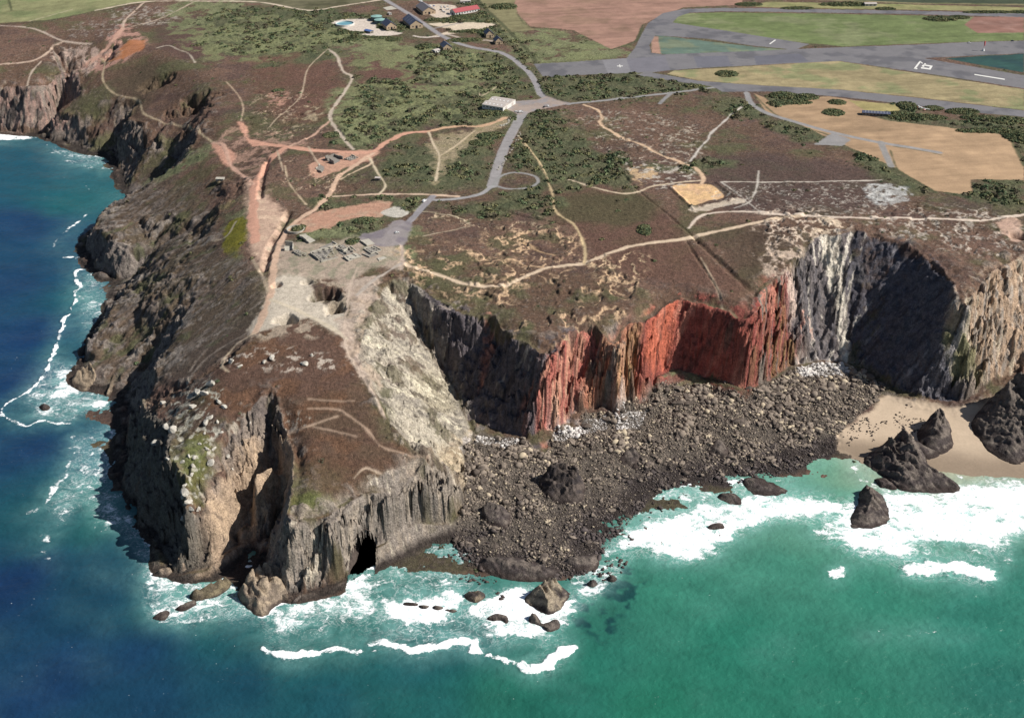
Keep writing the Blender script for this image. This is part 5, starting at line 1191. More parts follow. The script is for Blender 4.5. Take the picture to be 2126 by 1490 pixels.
GREENS = np.array([lin((112,120,86)), lin((96,110,80)), lin((128,126,90)), lin((106,100,80))]) / E_FLAT
cand_r = np.sqrt(rng.uniform(560 ** 2, 2150 ** 2, 190000)); cand_a = rng.uniform(-.53, .53, 190000)
cx, cy = cand_r * np.sin(cand_a), cand_r * np.cos(cand_a)
sh = look(shrub, cx, cy) * (look(flat, cx, cy) < .3)
clump = sstep(-.1, .45, fbm(cx / 15, cy / 11, 4, 777, .6))
keep = rng.random(len(cx)) < sh * (.02 + .98 * clump)
hz = look(zone, cx, cy) == 0
slop = look(slope_v, cx, cy)
keep |= hz & (slop < .6) & (rng.random(len(cx)) < .005)
cx, cy = cx[keep][:18000], cy[keep][:18000]
cz_ = ground(cx, cy)
rad = rng.uniform(1.2, 3.3, len(cx)) * (0.8 + .5 * (look(shrub, cx, cy) > .4))
V, F_, cc = leaf_cloud(np.stack([cx, cy, cz_ - .1], -1), rad, rad * rng.uniform(.32, .55, len(cx)), 26, rad * .30, GREENS[rng.integers(0, 4, len(cx))], rng)
o = mesh_from('gorse_scrub', V, F_, {'Col': ('col', cc)}, [M_LEAF], False)
tag(o, 'dark green gorse and bramble scrub spread over the heath', 'scrub', kind='stuff')
print('scrub', len(cx))

def bush(label, u, v, rx, ry, h, name='bush', cat='bush', group=None, rot=0.0, cmul=1.0):
    """one countable bush or hedge: an oval crown of leaf clumps over a few stems"""
    x, y, z = G(u, v)
    n = int(max(14, rx * ry * 2.2)); n = min(n, 260)
    r = np.random.default_rng(int(u * 13 + v)); a = r.uniform(0, 6.283, n); q = np.sqrt(r.uniform(0, 1, n))
    px_, py_ = np.cos(a) * q * rx, np.sin(a) * q * ry
    px_, py_ = px_ * math.cos(rot) - py_ * math.sin(rot), px_ * math.sin(rot) + py_ * math.cos(rot)
    zz_ = ground(x + px_, y + py_) - z
    hh = h * (1 - .6 * q ** 2) * r.uniform(.7, 1.15, n)
    rr = np.full(n, min(2.4, max(.8, .5 * min(rx, ry)))) * r.uniform(.8, 1.2, n)
    V, F_, cc = leaf_cloud(np.stack([px_, py_, zz_], -1), rr, hh, 26, rr * .27, GREENS[r.integers(0, 3, n)] * cmul, r)
    root = bpy.data.objects.new(name, None); C.objects.link(root); root.location = (x, y, z); tag(root, label, cat, group)
    c = mesh_from('crown', V, F_, {'Col': ('col', cc)}, [M_LEAF], False); c.parent = root
    bm = bmesh.new()
    for k in range(4):
        m_ = Matrix.Translation((px_[k] * .5, py_[k] * .5, h * .15)); bmesh.ops.create_cone(bm, cap_ends=True, segments=6, radius1=.22, radius2=.1, depth=h * .6, matrix=m_)
    me = bpy.data.meshes.new('trunk'); bm.to_mesh(me); bm.free(); me.materials.append(M_BARK)
    t = bpy.data.objects.new('trunk', me); C.objects.link(t); t.parent = root
    return root

# ------------------------------------------------------------------ plain materials for made things
def paint_mat(name, c, rough=.7, var=.12, scale=.8, spec=.3, streak=False):
    m, nt, b = mat_base(name, rough, spec)
    tc = nt.nodes.new('ShaderNodeTexCoord')
    n = noise_node(nt, scale, 4, .6, 0, tc.outputs['Object'])
    rgb = nt.nodes.new('ShaderNodeRGB'); rgb.outputs[0].default_value = (*(lin(c) / E_FLAT * 1.0), 1)
    nt.links.new(mulcol(nt, rgb.outputs[0], ramp(nt, n.outputs['Fac'], .3, 1 - var, .7, 1 + var)), b.inputs['Base Color'])
    return m
M_BARK = paint_mat('bark', (90,76,64))
M_SLATE = paint_mat('slate_roof', (92,98,120), .5); M_SLATE2 = paint_mat('grey_sheet_roof', (134,130,134), .6); M_RED = paint_mat('red_roof', (182,92,96), .7)
M_STONE = paint_mat('buff_wall', (214,190,160), .9); M_WHITE = paint_mat('white_render', (236,234,228), .7, .06); M_CONC = paint_mat('weathered_concrete', (196,190,176), .95, .2); M_CONCD = paint_mat('dark_concrete', (150,144,136), .95, .2)
M_DARK = paint_mat('dark_opening', (44,46,54), .4); M_ROOFW = paint_mat('pale_sheet_roof', (208,198,190), .6, .08); M_SKY = paint_mat('roof_light', (246,246,244), .4, .03); M_GLASS = paint_mat('car_glass', (48,58,74), .15, .1, 1, .6)
M_TYRE = paint_mat('tyre', (40,40,42), .9); M_TANK = paint_mat('tank_roof_green', (150,190,182), .6, .06); M_TANKW = paint_mat('tank_wall', (86,108,112), .7); M_WATER = paint_mat('pool_water', (120,176,190), .15, .05, .3, .5)
M_LINE = paint_mat('white_marking', (246,244,238), .8, .05); M_SOCK = paint_mat('red_cloth', (222,96,100), .8); M_BLUE = paint_mat('blue_sheet', (88,120,178), .6); M_STEEL = paint_mat('steel', (180,182,186), .4)

def MB():
    return bmesh.new()
def box(bm, c, s, rz=0, taper=1.0):
    m = Matrix.Translation(c) @ Matrix.Rotation(rz, 4, 'Z') @ Matrix.Diagonal((s[0], s[1], s[2], 1))
    r = bmesh.ops.create_cube(bm, size=1.0, matrix=m)
    return r['verts']
def poly_face(bm, pts):
    return bm.faces.new([bm.verts.new(p) for p in pts])
def ob(name, bm, mat, parent=None):
    bmesh.ops.recalc_face_normals(bm, faces=bm.faces)
    me = bpy.data.meshes.new(name); bm.to_mesh(me); bm.free(); me.materials.append(mat)
    o = bpy.data.objects.new(name, me); C.objects.link(o)
    if parent is not None: o.parent = parent
    return o
def thing(name, label, cat, loc, rz=0, group=None):
    o = bpy.data.objects.new(name, None); C.objects.link(o); o.location = loc; o.rotation_euler = (0, 0, rz)
    return tag(o, label, cat, group)

def gabled(name, label, u, v, L, W, wall, ridge, head_px, roof_mat, wall_mat, wins=6, lean=None, chim=0, cat='building', overhang=.5, rooflights=0, vents=0):
    """building: centre of the footprint at photo (u, v); head_px gives a second ground point the ridge line runs towards"""
    x, y, z = G(u, v); x2, y2, _ = G(*head_px)
    rz = math.atan2(y2 - y, x2 - x)
    t = thing(name, label, cat, (x, y, z - .2), rz)
    bm = MB(); h = wall + .2
    for sx in (-1, 1):
        poly_face(bm, [(sx * L / 2, -W / 2, 0), (sx * L / 2, W / 2, 0), (sx * L / 2, W / 2, h), (sx * L / 2, 0, h + ridge), (sx * L / 2, -W / 2, h)])
    for sy in (-1, 1):
        poly_face(bm, [(-L / 2, sy * W / 2, 0), (L / 2, sy * W / 2, 0), (L / 2, sy * W / 2, h), (-L / 2, sy * W / 2, h)])
    ob('wall', bm, wall_mat, t)
    bm = MB(); k = overhang; drop = ridge / (W / 2) * k; th = .25
    for sy in (-1, 1):
        a = [(-L / 2 - k, 0, h + ridge + th), (L / 2 + k, 0, h + ridge + th), (L / 2 + k, sy * (W / 2 + k), h - drop + th), (-L / 2 - k, sy * (W / 2 + k), h - drop + th)]
        b_ = [(p[0], p[1], p[2] - th + .02) for p in a]
        va = [bm.verts.new(p) for p in a]; vb = [bm.verts.new(p) for p in b_]
        bm.faces.new(va); bm.faces.new(vb[::-1])
        for i in range(4): bm.faces.new([va[i], va[(i + 1) % 4], vb[(i + 1) % 4], vb[i]])
    roof = ob('roof', bm, roof_mat, t)
    for i in range(rooflights):
        bm = MB(); px_ = -L / 2 + (i + 1) * L / (rooflights + 1)
        for sy in (-1, 1):
            vs = box(bm, (0, 0, 0), (.5, W * .46, .08)); ang = math.atan2(ridge, W / 2)
            bmesh.ops.transform(bm, matrix=Matrix.Translation((px_, sy * W * .25, h + ridge * .5 + th + .06)) @ Matrix.Rotation(-sy * ang, 4, 'X'), verts=vs)
        ob('roof_strip', bm, M_STEEL, roof)
    for i in range(wins):
        for sy in (-1, 1):
            bm = MB(); box(bm, (-L / 2 + (i + .5) * L / wins, sy * (W / 2 + .03), h * .55), (L / wins * .42, .12, h * .36)); ob('window', bm, M_DARK, t)
    for sx in (-1, 1):
        bm = MB(); box(bm, (sx * (L / 2 + .03), 0, h * .36 + .1), (.12, W * .16, h * .7)); ob('door', bm, M_DARK, t)
        for sy in (-1, 1):
            bm = MB(); box(bm, (sx * (L / 2 + .03), sy * W * .28, h * .55), (.12, W * .09, h * .3)); ob('window', bm, M_DARK, t)
    for i in range(chim):
        bm = MB(); box(bm, ((i - .5) * L * .7, 0, h + ridge + .6), (.9, .9, 1.8)); ob('chimney', bm, wall_mat, roof)
    for i in range(vents):
        bm = MB(); box(bm, (-L / 2 + (i + .5) * L / vents, 0, h + ridge + .35), (1.0, .8, .6)); ob('ridge_vent', bm, M_STEEL, roof)
    return t
# ------------------------------------------------------------------ farm yard and airfield buildings
gabled('barn', 'stone barn with navy roof and rooflight strips beside the road at the works', 857, 52, 40, 19, 5.5, 6, (875, 68), M_SLATE, M_STONE, 7, rooflights=3)
gabled('barn', 'long barn with grey sheet roof across the road from the navy roofed barn', 884, 24, 38, 20, 5, 5.5, (900, 37), M_SLATE2, M_STONE, 7, vents=4)
gabled('stable_block', 'long low building with red roof at the back of the car yard', 965, 26, 44, 15, 4, 4, (1000, 19.5), M_RED, M_WHITE, 9)
gabled('barn', 'stone barn with slate roof between the green tanks and the hedge', 808, 59, 24, 15, 5, 5.5, (822, 70), M_SLATE, M_STONE, 4)
gabled('cottage', 'navy roofed stone building standing below the road junction with a white annexe', 926, 103, 18, 12, 4.5, 4.5, (937, 114), M_SLATE, M_STONE, 3, chim=1)
gabled('cottage', 'slate roofed stone house right of the gravel yard, the farther of the pair', 1015, 76, 15, 11, 5, 5, (1026, 88), M_SLATE, M_STONE, 2, chim=2)
gabled('cottage', 'slate roofed stone house right of the gravel yard, the nearer of the pair', 1034, 90, 13, 10, 4.5, 4.5, (1045, 102), M_SLATE, M_STONE, 2)
gabled('annexe', 'small white annexe beside the navy roofed building below the road junction', 905, 108, 9, 7, 3, .8, (915, 105), M_ROOFW, M_WHITE, 2)
gabled('shed', 'low white shed behind the red roofed building', 966, 6.5, 16, 6, 3, .8, (985, 5), M_ROOFW, M_WHITE, 3)
gabled('shed', 'blue sheeted lean-to shed in front of the white yard', 766, 68, 12, 7, 3, .9, (780, 71), M_BLUE, M_CONCD, 3)
gabled('shed', 'flat pale hut beside the track behind the navy roofed barn', 809, 30, 6, 4, 2.6, .6, (815, 33), M_ROOFW, M_WHITE, 1)
gabled('shed', 'white roofed pavilion on grass beyond the upper taxiway', 1806, 12, 18, 9, 3.5, 1.2, (1830, 12), M_ROOFW, M_WHITE, 3)
gabled('shelter', 'long dark shelter with striped roof in the hedge beside the tan field', 1818, 239, 30, 8, 3, 1.4, (1850, 241), M_SLATE, M_CONCD, 8, rooflights=8)
gabled('hut', 'small concrete hut alone on the western slope beside the bank', 458, 375, 8, 5, 2.6, .6, (470, 372), M_CONC, M_CONC, 1)
gabled('hut', 'tiny white roofed hut beside the pale path loop', 785, 374, 5, 3.5, 2.4, .5, (790, 374), M_ROOFW, M_CONCD, 1)

# white shed with two roof spans beside the airfield road
x, y, z = G(1036, 222); x2, y2, _ = G(1060, 225.5)
t = thing('hangar', 'white industrial shed with two low roof spans beside the road end', 'building', (x, y, z - .2), math.atan2(y2 - y, x2 - x))
L, W, H = 27, 33, 5.2
bm = MB(); box(bm, (0, 0, H / 2), (L, W, H)); ob('wall', bm, M_WHITE, t)
for sy in (-1, 1):
    bm = MB(); y0 = sy * W / 4; w2 = W / 4 + (.1 if sy > 0 else .1)
    for k in (-1, 1):
        poly_face(bm, [(-L / 2 - .3, y0, H + 1.9), (L / 2 + .3, y0, H + 1.9), (L / 2 + .3, y0 + k * w2, H + .05), (-L / 2 - .3, y0 + k * w2, H + .05)])
    for k in (-1, 1):
        poly_face(bm, [(k * (L / 2 + .3), y0 - w2, H + .05), (k * (L / 2 + .3), y0 + w2, H + .05), (k * (L / 2 + .3), y0, H + 1.9)])
    rf = ob('roof', bm, M_ROOFW, t)
    for i in range(5):
        bm = MB(); vs = box(bm, (0, 0, 0), (1.3, 2.6, .15)); ang = math.atan2(1.85, w2)
        bmesh.ops.transform(bm, matrix=Matrix.Translation((-L / 2 + (i + .6) * L / 5.4, y0 - w2 * .5, H + 1.06)) @ Matrix.Rotation(ang, 4, 'X'), verts=vs); ob('rooflight', bm, M_SKY, rf)
for sx in (-.25, .25):
    bm = MB(); box(bm, (L / 2 + .04, W * sx, 2.0), (.1, 4.5, 4)); ob('door', bm, M_ROOFW, t)
for i in range(6):
    bm = MB(); box(bm, (-L / 2 + (i + .5) * L / 6, -W / 2 - .03, 3.2), (2.4, .1, 1.1)); ob('window', bm, M_DARK, t)

def tank(label, u, v, r, h, roof=True):
    x, y, z = G(u, v)
    t = thing('storage_tank', label, 'tank', (x, y, z - .2), 0, 'round tanks in the works yard')
    bm = MB(); bmesh.ops.create_cone(bm, cap_ends=True, segments=40, radius1=r, radius2=r, depth=h, matrix=Matrix.Translation((0, 0, h / 2))); ob('tank_wall', bm, M_TANKW, t)
    bm = MB(); bmesh.ops.create_cone(bm, cap_ends=True, segments=40, radius1=r + .25, radius2=.3, depth=1.4, matrix=Matrix.Translation((0, 0, h + .72))); ob('tank_roof', bm, M_TANK, t)
    bm = MB(); box(bm, (r + .15, 0, h / 2), (.12, .6, h)); ob('ladder', bm, M_STEEL, t)
tank('round green roofed tank in the works yard, the one standing farther back', 782, 42, 8.2, 5)
tank('round green roofed tank in the works yard, nearer, against the slate roofed barn', 789, 48.5, 8.2, 5)

def ring(name, label, u, v, r, h, wall_t, mat, cat, inner=None, inner_name='water', sx=1.0):
    x, y, z = G(u, v); t = thing(name, label, cat, (x, y, z - .3))
    bm = MB(); n = 48
    for k in range(n):
        a0, a1 = 6.28319 * k / n, 6.28319 * (k + 1) / n
        p = lambda a, q, zz: bm.verts.new((math.cos(a) * q * sx, math.sin(a) * q, zz))
        for q0, q1, z0, z1 in ((r, r, 0, h), (r - wall_t, r - wall_t, 0, h)):
            bm.faces.new([p(a0, q0, z0), p(a1, q0, z0), p(a1, q1, z1), p(a0, q1, z1)])
        bm.faces.new([p(a0, r - wall_t, h), p(a1, r - wall_t, h), p(a1, r, h), p(a0, r, h)])
    ob('ring_wall', bm, mat, t)
    if inner:
        bm = MB(); bmesh.ops.create_circle(bm, cap_ends=True, segments=48, radius=r - wall_t * .5, matrix=Matrix.Translation((0, 0, h * .45)) @ Matrix.Diagonal((sx, 1, 1, 1))); ob(inner_name, bm, inner, t)
    return t
ring('settling_pool', 'round white walled settling pool full of water at the end of the works yard', 716, 51, 14, 2.6, 1.2, M_WHITE, 'pool', M_WATER)
ring('tank_base', 'round concrete tank base open at the top beside the pale track', 614, 478, 8.2, 2.0, .7, M_CONC, 'ruin', None)

def slab(name, label, corners, hgt, mat, cat='ruin', walls=None, wall_h=1.6, piers=None, pier_h=2.0, wt=.6, wall_mat=None):
    """ruined footing: floor slab, upstanding walls along listed sides, rows of piers (in fractions of the slab)"""
    P = hit(corners); ctr = P.mean(0); zc = float(np.median(ground(P[:, 0], P[:, 1])))
    t = thing(name, label, cat, (ctr[0], ctr[1], zc))
    q = P[:, :2] - ctr[:2]
    bm = MB(); top = [bm.verts.new((a, b_, hgt)) for a, b_ in q]; bot = [bm.verts.new((a, b_, -1)) for a, b_ in q]
    bm.faces.new(top)
    for i in range(len(q)): bm.faces.new([top[i], top[(i + 1) % len(q)], bot[(i + 1) % len(q)], bot[i]])
    ob('floor_slab', bm, mat, t)
    r = random.Random(int(ctr[0] * 7))
    for i in (walls or []):
        a, b_ = q[i], q[(i + 1) % len(q)]; L = math.hypot(*(b_ - a)); ang = math.atan2(*(b_ - a)[::-1]); n = max(1, int(L / 4)); bm = MB()
        for k in range(n):
            if r.random() < .16: continue
            c = a + (b_ - a) * (k + .5) / n; hh = wall_h * r.uniform(.55, 1.15)
            box(bm, (c[0], c[1], hh / 2 + hgt - .2), (L / n * 1.0, wt, hh), ang)
        if len(bm.verts): ob('wall', bm, wall_mat or M_CONC, t)
        else: bm.free()
    for (fu, fv) in (piers or []):
        p = q[0] * (1 - fu) * (1 - fv) + q[1] * fu * (1 - fv) + q[2] * fu * fv + q[3] * (1 - fu) * fv
        ang = math.atan2(*(q[1] - q[0])[::-1]); hh = pier_h * r.uniform(.6, 1.2)
        bm = MB(); box(bm, (p[0], p[1], hh / 2 + hgt - .1), (.7, 1.7, hh), ang + 1.2); ob('pier', bm, M_CONC, t)
    return t
gridp = lambda a, b_, skip=(): [((i + .5) / a, (j + .5) / b_) for j in range(b_) for i in range(a) if (i * 7 + j * 5) % 6 not in skip]
slab('ruined_works', 'largest ruined concrete footing with rows of stub piers in the old works', [(645,528),(667,545),(702,535),(690,512),(664,516)][:4], .25, M_CONCD, 'ruin', (0, 1, 3), 1.8, gridp(6, 4, (1,)), 2.2)
slab('ruined_works', 'pale concrete footing with dark pits just right of the largest ruin', [(713,535),(724,543),(752,533),(738,525)], .6, M_CONC, 'ruin', (0, 1, 2), 1.0, gridp(4, 2, (2,)), 1.2)
slab('ruined_works', 'grey floored ruin with a surviving dark wall behind the pale footing', [(697,515),(713,524),(724,517),(712,508)], .2, M_CONCD, 'ruin', (0, 1, 3), 2.2, gridp(4, 1), 2.0)
slab('ruined_works', 'broken pier rows behind the pale footing in the old works', [(703,524),(714,531),(740,521),(728,512)], .15, M_CONCD, 'ruin', (2,), 1.4, gridp(7, 2, (3,)), 2.4)
slab('concrete_slab', 'pale flat concrete slab between the ruins and the gravel parking area', [(748,501),(762,511),(778,506),(765,496)], .5, M_CONC, 'slab', (0,), 1.2)
slab('concrete_slab', 'whitish concrete slab on grass near the end of the old works', [(783,537),(787,542),(803,536),(797,533)], .5, M_CONC, 'slab')
slab('ruined_works', 'low ruined walls between the pale slab and the lone whitish slab', [(756,518),(770,528),(792,520),(776,511)], .15, M_CONCD, 'ruin', (0, 1, 2, 3), 1.2, gridp(3, 2, (4,)), 1.4)
slab('ruined_works', 'scattered low walls of a ruin on the seaward edge of the old works', [(752,528),(768,535),(786,528),(772,521)], .12, M_CONCD, 'ruin', (0, 2), 1.0)
slab('ruined_works', 'row of dark stub piers left of the largest ruin', [(606,524),(628,536),(640,531),(618,519)], .1, M_CONCD, 'ruin', (), 1.2, gridp(6, 2, (5,)), 2.4)
slab('ruined_works', 'collapsed grey footing beside the open tank base', [(622,493),(642,506),(655,500),(636,489)], .7, M_CONC, 'ruin', (0, 3), 1.8)
slab('ruined_works', 'narrow ruined footing in front of the gorse behind the largest ruin', [(664,515),(674,521),(700,508),(690,503)], .2, M_CONCD, 'ruin', (1, 2), 1.4)
slab('roofless_block', 'square roofless concrete block standing beside the seaward track', [(591,521),(608,521),(609,511),(593,511)], .2, M_CONC, 'ruin', (0, 1, 2, 3), 4.2, None, 2, .8)
slab('ruined_house', 'dark walled ruin in the bare ground beside the pink track junction', [(676,332),(694,341),(712,331),(694,324)], .2, M_CONCD, 'ruin', (0, 2, 3), 4.0, None, 2, .9, M_CONCD)
slab('ruined_house', 'low ruined wall stubs in the island of the pale track loop', [(715,331),(728,334),(744,328),(730,323)], .2, M_CONCD, 'ruin', (0, 2), 1.6, gridp(3, 2), 1.2)
slab('ruined_house', 'line of tumbled wall stubs on the slope below the dark walled ruin', [(656,352),(668,358),(676,348),(664,342)], .1, M_CONCD, 'ruin', (0, 3), 1.6)
slab('concrete_pad', 'flat pale concrete pad on grass beside the works track', [(795,17),(803,22),(824,19),(812,13)], .3, M_CONC, 'slab')
for lab, cs in (('broken pale kerb stones along the right side of the old runway strip', [(1036,352),(1060,318),(1080,275)]), ('tumbled pale blocks along the left side of the old runway strip', [(1040,262),(1052,258),(1060,245)])):
    P = hit(smooth_line(cs, 9)); t = thing('rubble_line', lab, 'rubble', tuple(P[0][:2]) + (float(ground(P[0][0], P[0][1])),))
    for k, p in enumerate(P):
        for q_ in range(2):
            x, y = p[0] + random.uniform(-1.5, 1.5), p[1] + random.uniform(-2, 2); s_ = random.uniform(.7, 1.6)
            bm = MB(); box(bm, (x - P[0][0], y - P[0][1], float(ground(x, y)) - t.location.z + .2), (s_ * 1.4, s_, .9), random.uniform(0, 3)); ob('kerb_block', bm, M_CONC, t)

# ------------------------------------------------------------------ vehicles
def car_mesh(name, paint, van=False):
    t = bpy.data.objects.new(name, None); C.objects.link(t)
    L, W, H = (5.4, 2.0, 2.3) if van else (4.3, 1.8, 1.45)
    prof = [(-.5, .22), (-.5, .62), (-.40, .97), (.22, 1.0), (.36, .62), (.5, .55), (.5, .22)] if van else [(-.5, .2), (-.49, .58), (-.38, .66), (-.26, 1.0), (.12, 1.0), (.27, .64), (.48, .54), (.5, .2)]
    bm = MB(); a = [bm.verts.new((px_ * L, -W / 2, pz * H)) for px_, pz in prof]; b_ = [bm.verts.new((px_ * L, W / 2, pz * H)) for px_, pz in prof]
    bm.faces.new(a); bm.faces.new(b_[::-1])
    for i in range(len(a)): bm.faces.new([a[i], a[(i + 1) % len(a)], b_[(i + 1) % len(a)], b_[i]])
    bmesh.ops.bevel(bm, geom=[e for e in bm.edges], offset=.08, segments=1, affect='EDGES')
    ob('body', bm, paint, t)
    bm = MB()
    if van: box(bm, (.30 * L, 0, .80 * H), (.09 * L, W * .92, .30 * H)); box(bm, (.12 * L, 0, .78 * H), (.16 * L, W * 1.02, .24 * H))
    else: box(bm, (-.07 * L, 0, .80 * H), (.42 * L, W * 1.02, .22 * H)); box(bm, (.20 * L, 0, .80 * H), (.10 * L, W * .84, .26 * H)); box(bm, (-.325 * L, 0, .8 * H), (.08 * L, W * .84, .24 * H))
    ob('window', bm, M_GLASS, t)
    for sx in (-.31, .31):
        for sy in (-1, 1):
            bm = MB(); bmesh.ops.create_cone(bm, cap_ends=True, segments=14, radius1=.33, radius2=.33, depth=.24, matrix=Matrix.Translation((sx * L, sy * (W / 2 - .08), .33)) @ Matrix.Rotation(math.pi / 2, 4, 'X')); ob('wheel', bm, M_TYRE, t)
    return t
PAINT = {'white': paint_mat('white_paint', (244,244,242), .3, .03, 1, .5), 'silver': paint_mat('silver_paint', (190,194,200), .3, .04, 1, .5), 'dark': paint_mat('dark_paint', (52,56,66), .3, .05, 1, .5), 'red': paint_mat('dark_red_paint', (120,50,48), .3, .05, 1, .5), 'blue': paint_mat('blue_paint', (70,110,180), .3, .05, 1, .5)}
PROTO = {}
def car(label, u, v, heading, color, van=False, group=None):
    key = (color, van)
    nm = 'parked_van' if van else 'parked_car'
    if key not in PROTO: t = PROTO[key] = car_mesh(nm, PAINT[color], van)
    else:
        src = PROTO[key]; t = src.copy(); C.objects.link(t)
        for k in ('label', 'category', 'group'):
            if k in t: del t[k]
        for ch in src.children:
            c = ch.copy(); C.objects.link(c); c.parent = t
    x, y, z = G(u, v); t.location = (x, y, z + .06); t.rotation_euler = (0, 0, math.radians(heading))
    tag(t, label, 'van' if van else 'car', group)
car('white car alone on the gravel parking area above the headland', 824, 484, 25, 'white')
car('white van at the top of the gravel parking road', 881, 419, 60, 'white', True)
car('white car beside the van at the end of the two span shed yard', 1072, 233, 15, 'white')
car('white van parked at the end of the two span shed yard', 1081, 234, 20, 'white', True)
car('white car at the lower edge of the road junction', 1138, 221, 70, 'white')
car('dark car next to the white one at the lower edge of the road junction', 1130, 223, 60, 'dark')
car('dark red car parked under the scrub beside the road junction', 1103, 203, 20, 'red')
car('white car driving on the upper runway edge near the windsock', 2012, 90, 5, 'white')
car('dark car on the upper runway edge at the right of the photo', 2102, 86, 5, 'dark')
YG = 'vehicles in the yard beside the red roofed building'
for k, (l, u, v, a, c, vn) in enumerate([('white van at the left end of the yard row, beside the blue car', 894, 14, 80, 'white', True), ('blue car in the yard row by the grass', 901, 13.5, 80, 'blue', False), ('white car first in the middle yard row', 916, 14, 95, 'white', False), ('white car directly in front of the first one of the middle yard row', 917, 17, 95, 'white', False),
   ('white car second in the middle yard row', 923, 14, 95, 'white', False), ('silver car in front of the second white car of the middle yard row', 924, 16.5, 95, 'silver', False), ('white car third in the middle yard row', 930, 13.5, 95, 'white', False), ('large white van against the dark end of the red roofed building', 930, 21, 10, 'white', True), ('dark car parked left of the large white van', 915, 21.5, 160, 'dark', False),
   ('white car between the dark car and the red roofed building', 918, 24, 160, 'white', False), ('silver car in front of the large white van', 922, 26, 160, 'silver', False), ('white car near the hedge corner of the yard', 929, 29, 160, 'white', False), ('white car last before the hedge corner of the yard', 934, 32, 160, 'white', False),
   ('white van behind the grey roofed barn', 875, 5, 60, 'white', True), ('silver car behind the grey roofed barn', 880, 8, 60, 'silver', False), ('dark car behind the grey roofed barn', 884, 11, 60, 'dark', False), ('white car behind the grey roofed barn, farthest', 871, 2.5, 40, 'white', False)]):
    car(l, u, v, a, c, vn, YG)

def plane(label, u, v, rz):
    x, y, z = G(u, v); t = thing('light_aircraft', label, 'aircraft', (x, y, z + .1), math.radians(rz), 'light aircraft in the dispersal bay')
    bm = MB()
    for x0, x1, r0, r1 in ((-3.4, -.6, .18, .5), (-.6, 1.4, .5, .55), (1.4, 2.6, .55, .3)):
        bmesh.ops.create_cone(bm, cap_ends=True, segments=12, radius1=r0, radius2=r1, depth=x1 - x0, matrix=Matrix.Translation(((x0 + x1) / 2, 0, 1.1)) @ Matrix.Rotation(math.pi / 2, 4, 'Y'))
    ob('fuselage', bm, PAINT['white'], t)
    bm = MB(); box(bm, (.5, 0, 1.75), (1.4, 9.6, .14)); ob('wing', bm, PAINT['white'], t)
    bm = MB(); box(bm, (-3.1, 0, 1.2), (.8, 2.8, .1)); box(bm, (-3.2, 0, 1.9), (.8, .1, 1.3)); ob('tailplane', bm, M_SOCK, t)
    bm = MB(); box(bm, (.7, 0, 1.5), (1.2, .95, .5)); ob('cockpit_glass', bm, M_GLASS, t)
    for px_, sy in ((2.0, 0), (.2, -1), (.2, 1)):
        bm = MB(); bmesh.ops.create_cone(bm, cap_ends=True, segments=12, radius1=.3, radius2=.3, depth=.2, matrix=Matrix.Translation((px_, sy, .25)) @ Matrix.Rotation(math.pi / 2, 4, 'X')); box(bm, (px_, sy * .8, .6), (.1, .1, .8)); ob('wheel', bm, M_TYRE, t)
plane('white light aircraft in the dispersal bay, farther left by the grass bank', 1909, 227, 15)
plane('white light aircraft with red tail in the dispersal bay, nearest the bushes', 1921, 229, 50)

x, y, z = G(2041, 106); t = thing('windsock', 'red windsock on a white mast base beside the upper runway', 'windsock', (x, y, z))
bm = MB(); bmesh.ops.create_cone(bm, cap_ends=True, segments=4, radius1=2.2, radius2=.3, depth=4.0, matrix=Matrix.Translation((0, 0, 2.0))); ob('mast_base', bm, PAINT['white'], t)
bm = MB(); bmesh.ops.create_cone(bm, cap_ends=True, segments=8, radius1=.2, radius2=.14, depth=9, matrix=Matrix.Translation((0, 0, 8))); ob('mast', bm, M_SOCK, t)
bm = MB(); bmesh.ops.create_cone(bm, cap_ends=False, segments=12, radius1=1.1, radius2=.6, depth=5.5, matrix=Matrix.Translation((.4, .3, 9.6)) @ Matrix.Rotation(math.radians(160), 4, 'X')); ob('sock', bm, M_SOCK, t)

# ------------------------------------------------------------------ runway paint
def paint_marks(name, label, quads, cat='marking'):
    P0 = hit([quads[0][0]])[0]; zc = 0.0
    bm = MB()
    for q in quads:
        P = hit(q); n = 6
        a, b_, c, d = [P[i][:2] for i in range(4)]
        rows = []
        for i in range(n + 1):
            f = i / n; l = a + (d - a) * f; r_ = b_ + (c - b_) * f
            rows.append([bm.verts.new((p[0] - P0[0], p[1] - P0[1], float(ground(p[0], p[1])) + .12)) for p in (l, r_)])
        for i in range(n): bm.faces.new([rows[i][0], rows[i][1], rows[i + 1][1], rows[i + 1][0]])
    o = ob(name, bm, M_LINE); o.location = (P0[0], P0[1], 0)
    return tag(o, label, cat, kind='structure')
paint_marks('runway_number', 'white painted runway number 19', [
  [(1896.5,143.5),(1901,143.5),(1913,127.5),(1909,127.5)], [(1909,127.5),(1916,131.5),(1915,133),(1911,130.5)], [(1896.5,143.5),(1904,144.5),(1905,142.2),(1899,141.5)],
  [(1913,138),(1917,140),(1923,135),(1919,133.2)], [(1912,140),(1912,142.8),(1931.5,145.2),(1932,142.5)], [(1917.5,134.3),(1917.5,136.8),(1935,139.6),(1936,137)], [(1928,144),(1932,145),(1936.5,137.2),(1932,136.5)], [(1919,133.6),(1923,134),(1922,132),(1919.5,131.6)]])
paint_marks('centre_line', 'long white centre line dash beside the dark crop', [[(2023,154.2),(2023,156.2),(2086,166.4),(2086,164.2)]])
paint_marks('centre_line', 'short slanting white dash where the runways cross', [[(1597,91.5),(1599,92.5),(1611,84),(1609,83)]])
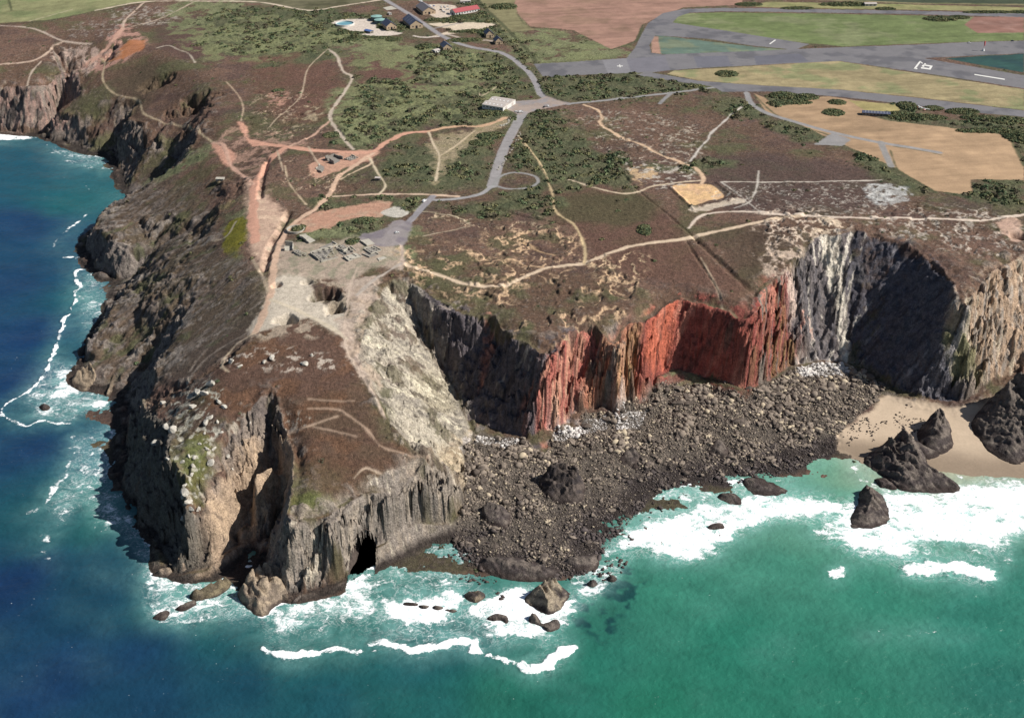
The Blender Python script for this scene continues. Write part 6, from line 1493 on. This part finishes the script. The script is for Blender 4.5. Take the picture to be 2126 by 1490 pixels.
paint_marks('runway_cross', 'white cross painted on the main runway', [[(1281,137),(1281,138.5),(1293,138.2),(1293,136.8)], [(1285.5,134.5),(1287.5,134.5),(1288.5,140.5),(1286.5,140.5)]])

# ------------------------------------------------------------------ bushes and hedges one can count
for k, (l, u, v, rx, ry, h) in enumerate([('dark oval bush in the pale grass between the runways', 1509, 154, 13, 12, 3.5), ('dark oval bush in the tan field, farther of the two', 1738, 213, 9, 8, 3), ('dark oval bush in the tan field, nearer of the two', 1730, 234, 11, 11, 3),
   ('bush mound inside the dispersal loop at the left end of the tan field', 1625, 199, 15, 12, 3.5), ('crescent hedge on the dispersal loop, right of the bush mound', 1676, 202, 12, 10, 3.5), ('hedge along the near side of the dispersal loop', 1640, 214, 26, 6, 2.5),
   ('tall dark bush at the left of the aircraft bay', 1884, 222, 10, 14, 5), ('dark hedge behind the aircraft bay, next to the striped shelter', 1865, 240, 20, 9, 4), ('dark hedge below the aircraft bay', 1905, 245, 32, 10, 4), ('small bushes beside the parked aircraft', 1938, 225, 10, 7, 2.5),
   ('dark bush where the bay road meets the taxiway', 1998, 232, 18, 10, 3), ('bushes behind the airfield hut row', 2030, 245, 18, 8, 3), ('bushes at the right photo edge above the tan field', 2095, 252, 24, 10, 3.5), ('big dark hedge corner at the right end of the tan field', 2115, 285, 16, 22, 5), ('lone hedge along the top of the tan field near the corner', 2050, 272, 34, 6, 3),
   ('pair of bushes on the green field near the ploughed patch', 1952, 40, 24, 14, 4), ('smaller bush beside the pair near the ploughed patch', 1990, 37, 14, 8, 3.5), ('hedge strip beyond the upper taxiway near the pavilion', 1760, 10, 44, 12, 4), ('dark bush in front of the pavilion', 1838, 19, 14, 6, 3), ('dark hedge strip beyond the upper taxiway at right', 2055, 26, 40, 6, 3),
   ('dark hedge strip at the far right top', 2115, 26, 14, 6, 3), ('hedge strip beyond the upper taxiway, left of the pavilion hedge', 1655, 18, 24, 6, 3), ('bushes at the taxiway bend by the brown field', 1555, 10, 20, 10, 3.5), ('round tree clump in the rough field right of the red roof', 1045, 15, 20, 16, 5),
   ('hedge running beside the slate roofed barn', 828, 58, 22, 4, 3.5), ('curving hedge below the settling pool', 720, 70, 26, 6, 3.5), ('dark bush end of the curving hedge', 734, 82, 9, 12, 3.5), ('hedge in front of the works yard', 790, 79, 30, 4, 2.5), ('dark bush at the roadside in front of the navy roofed barn', 818, 83, 10, 7, 3.5),
   ('hedge below the grey roofed barn and the car yard', 930, 42, 34, 9, 3.5), ('hedge below the red roofed building', 975, 36, 30, 8, 3.5), ('hedge on the bank above the gravel strip', 980, 66, 32, 5, 3), ('bushes in the triangle of the road and gravel yard', 965, 84, 24, 8, 3), ('bushes left of the navy roofed building', 886, 98, 14, 9, 3.5),
   ('dark bush in front of the two span shed', 1020, 237, 15, 8, 3.5), ('round dark bush beside the old runway strip', 1018, 283, 14, 10, 3.5), ('dark bush beside the old runway strip nearer the loop', 1000, 297, 12, 8, 3), ('dark bush inside the open tank base', 622, 474, 5, 5, 2), ('dark gorse clump above the yellow green bank', 757, 459, 9, 7, 3), ('dark gorse clump beside the gravel parking', 732, 502, 5, 5, 2.5),
   ('dark bush by the crossing of the coast path and the ditch', 1338, 478, 5, 10, 2.5), ('dark bush in the shallow pit on the heath', 578, 188, 7, 5, 2.5), ('dark bush on the heath near the pink junction', 684, 281, 6, 6, 2.5)]):
    bush(l, u, v, rx, ry, h, 'hedge' if 'hedge' in l else 'bush', 'hedge' if 'hedge' in l else 'bush')
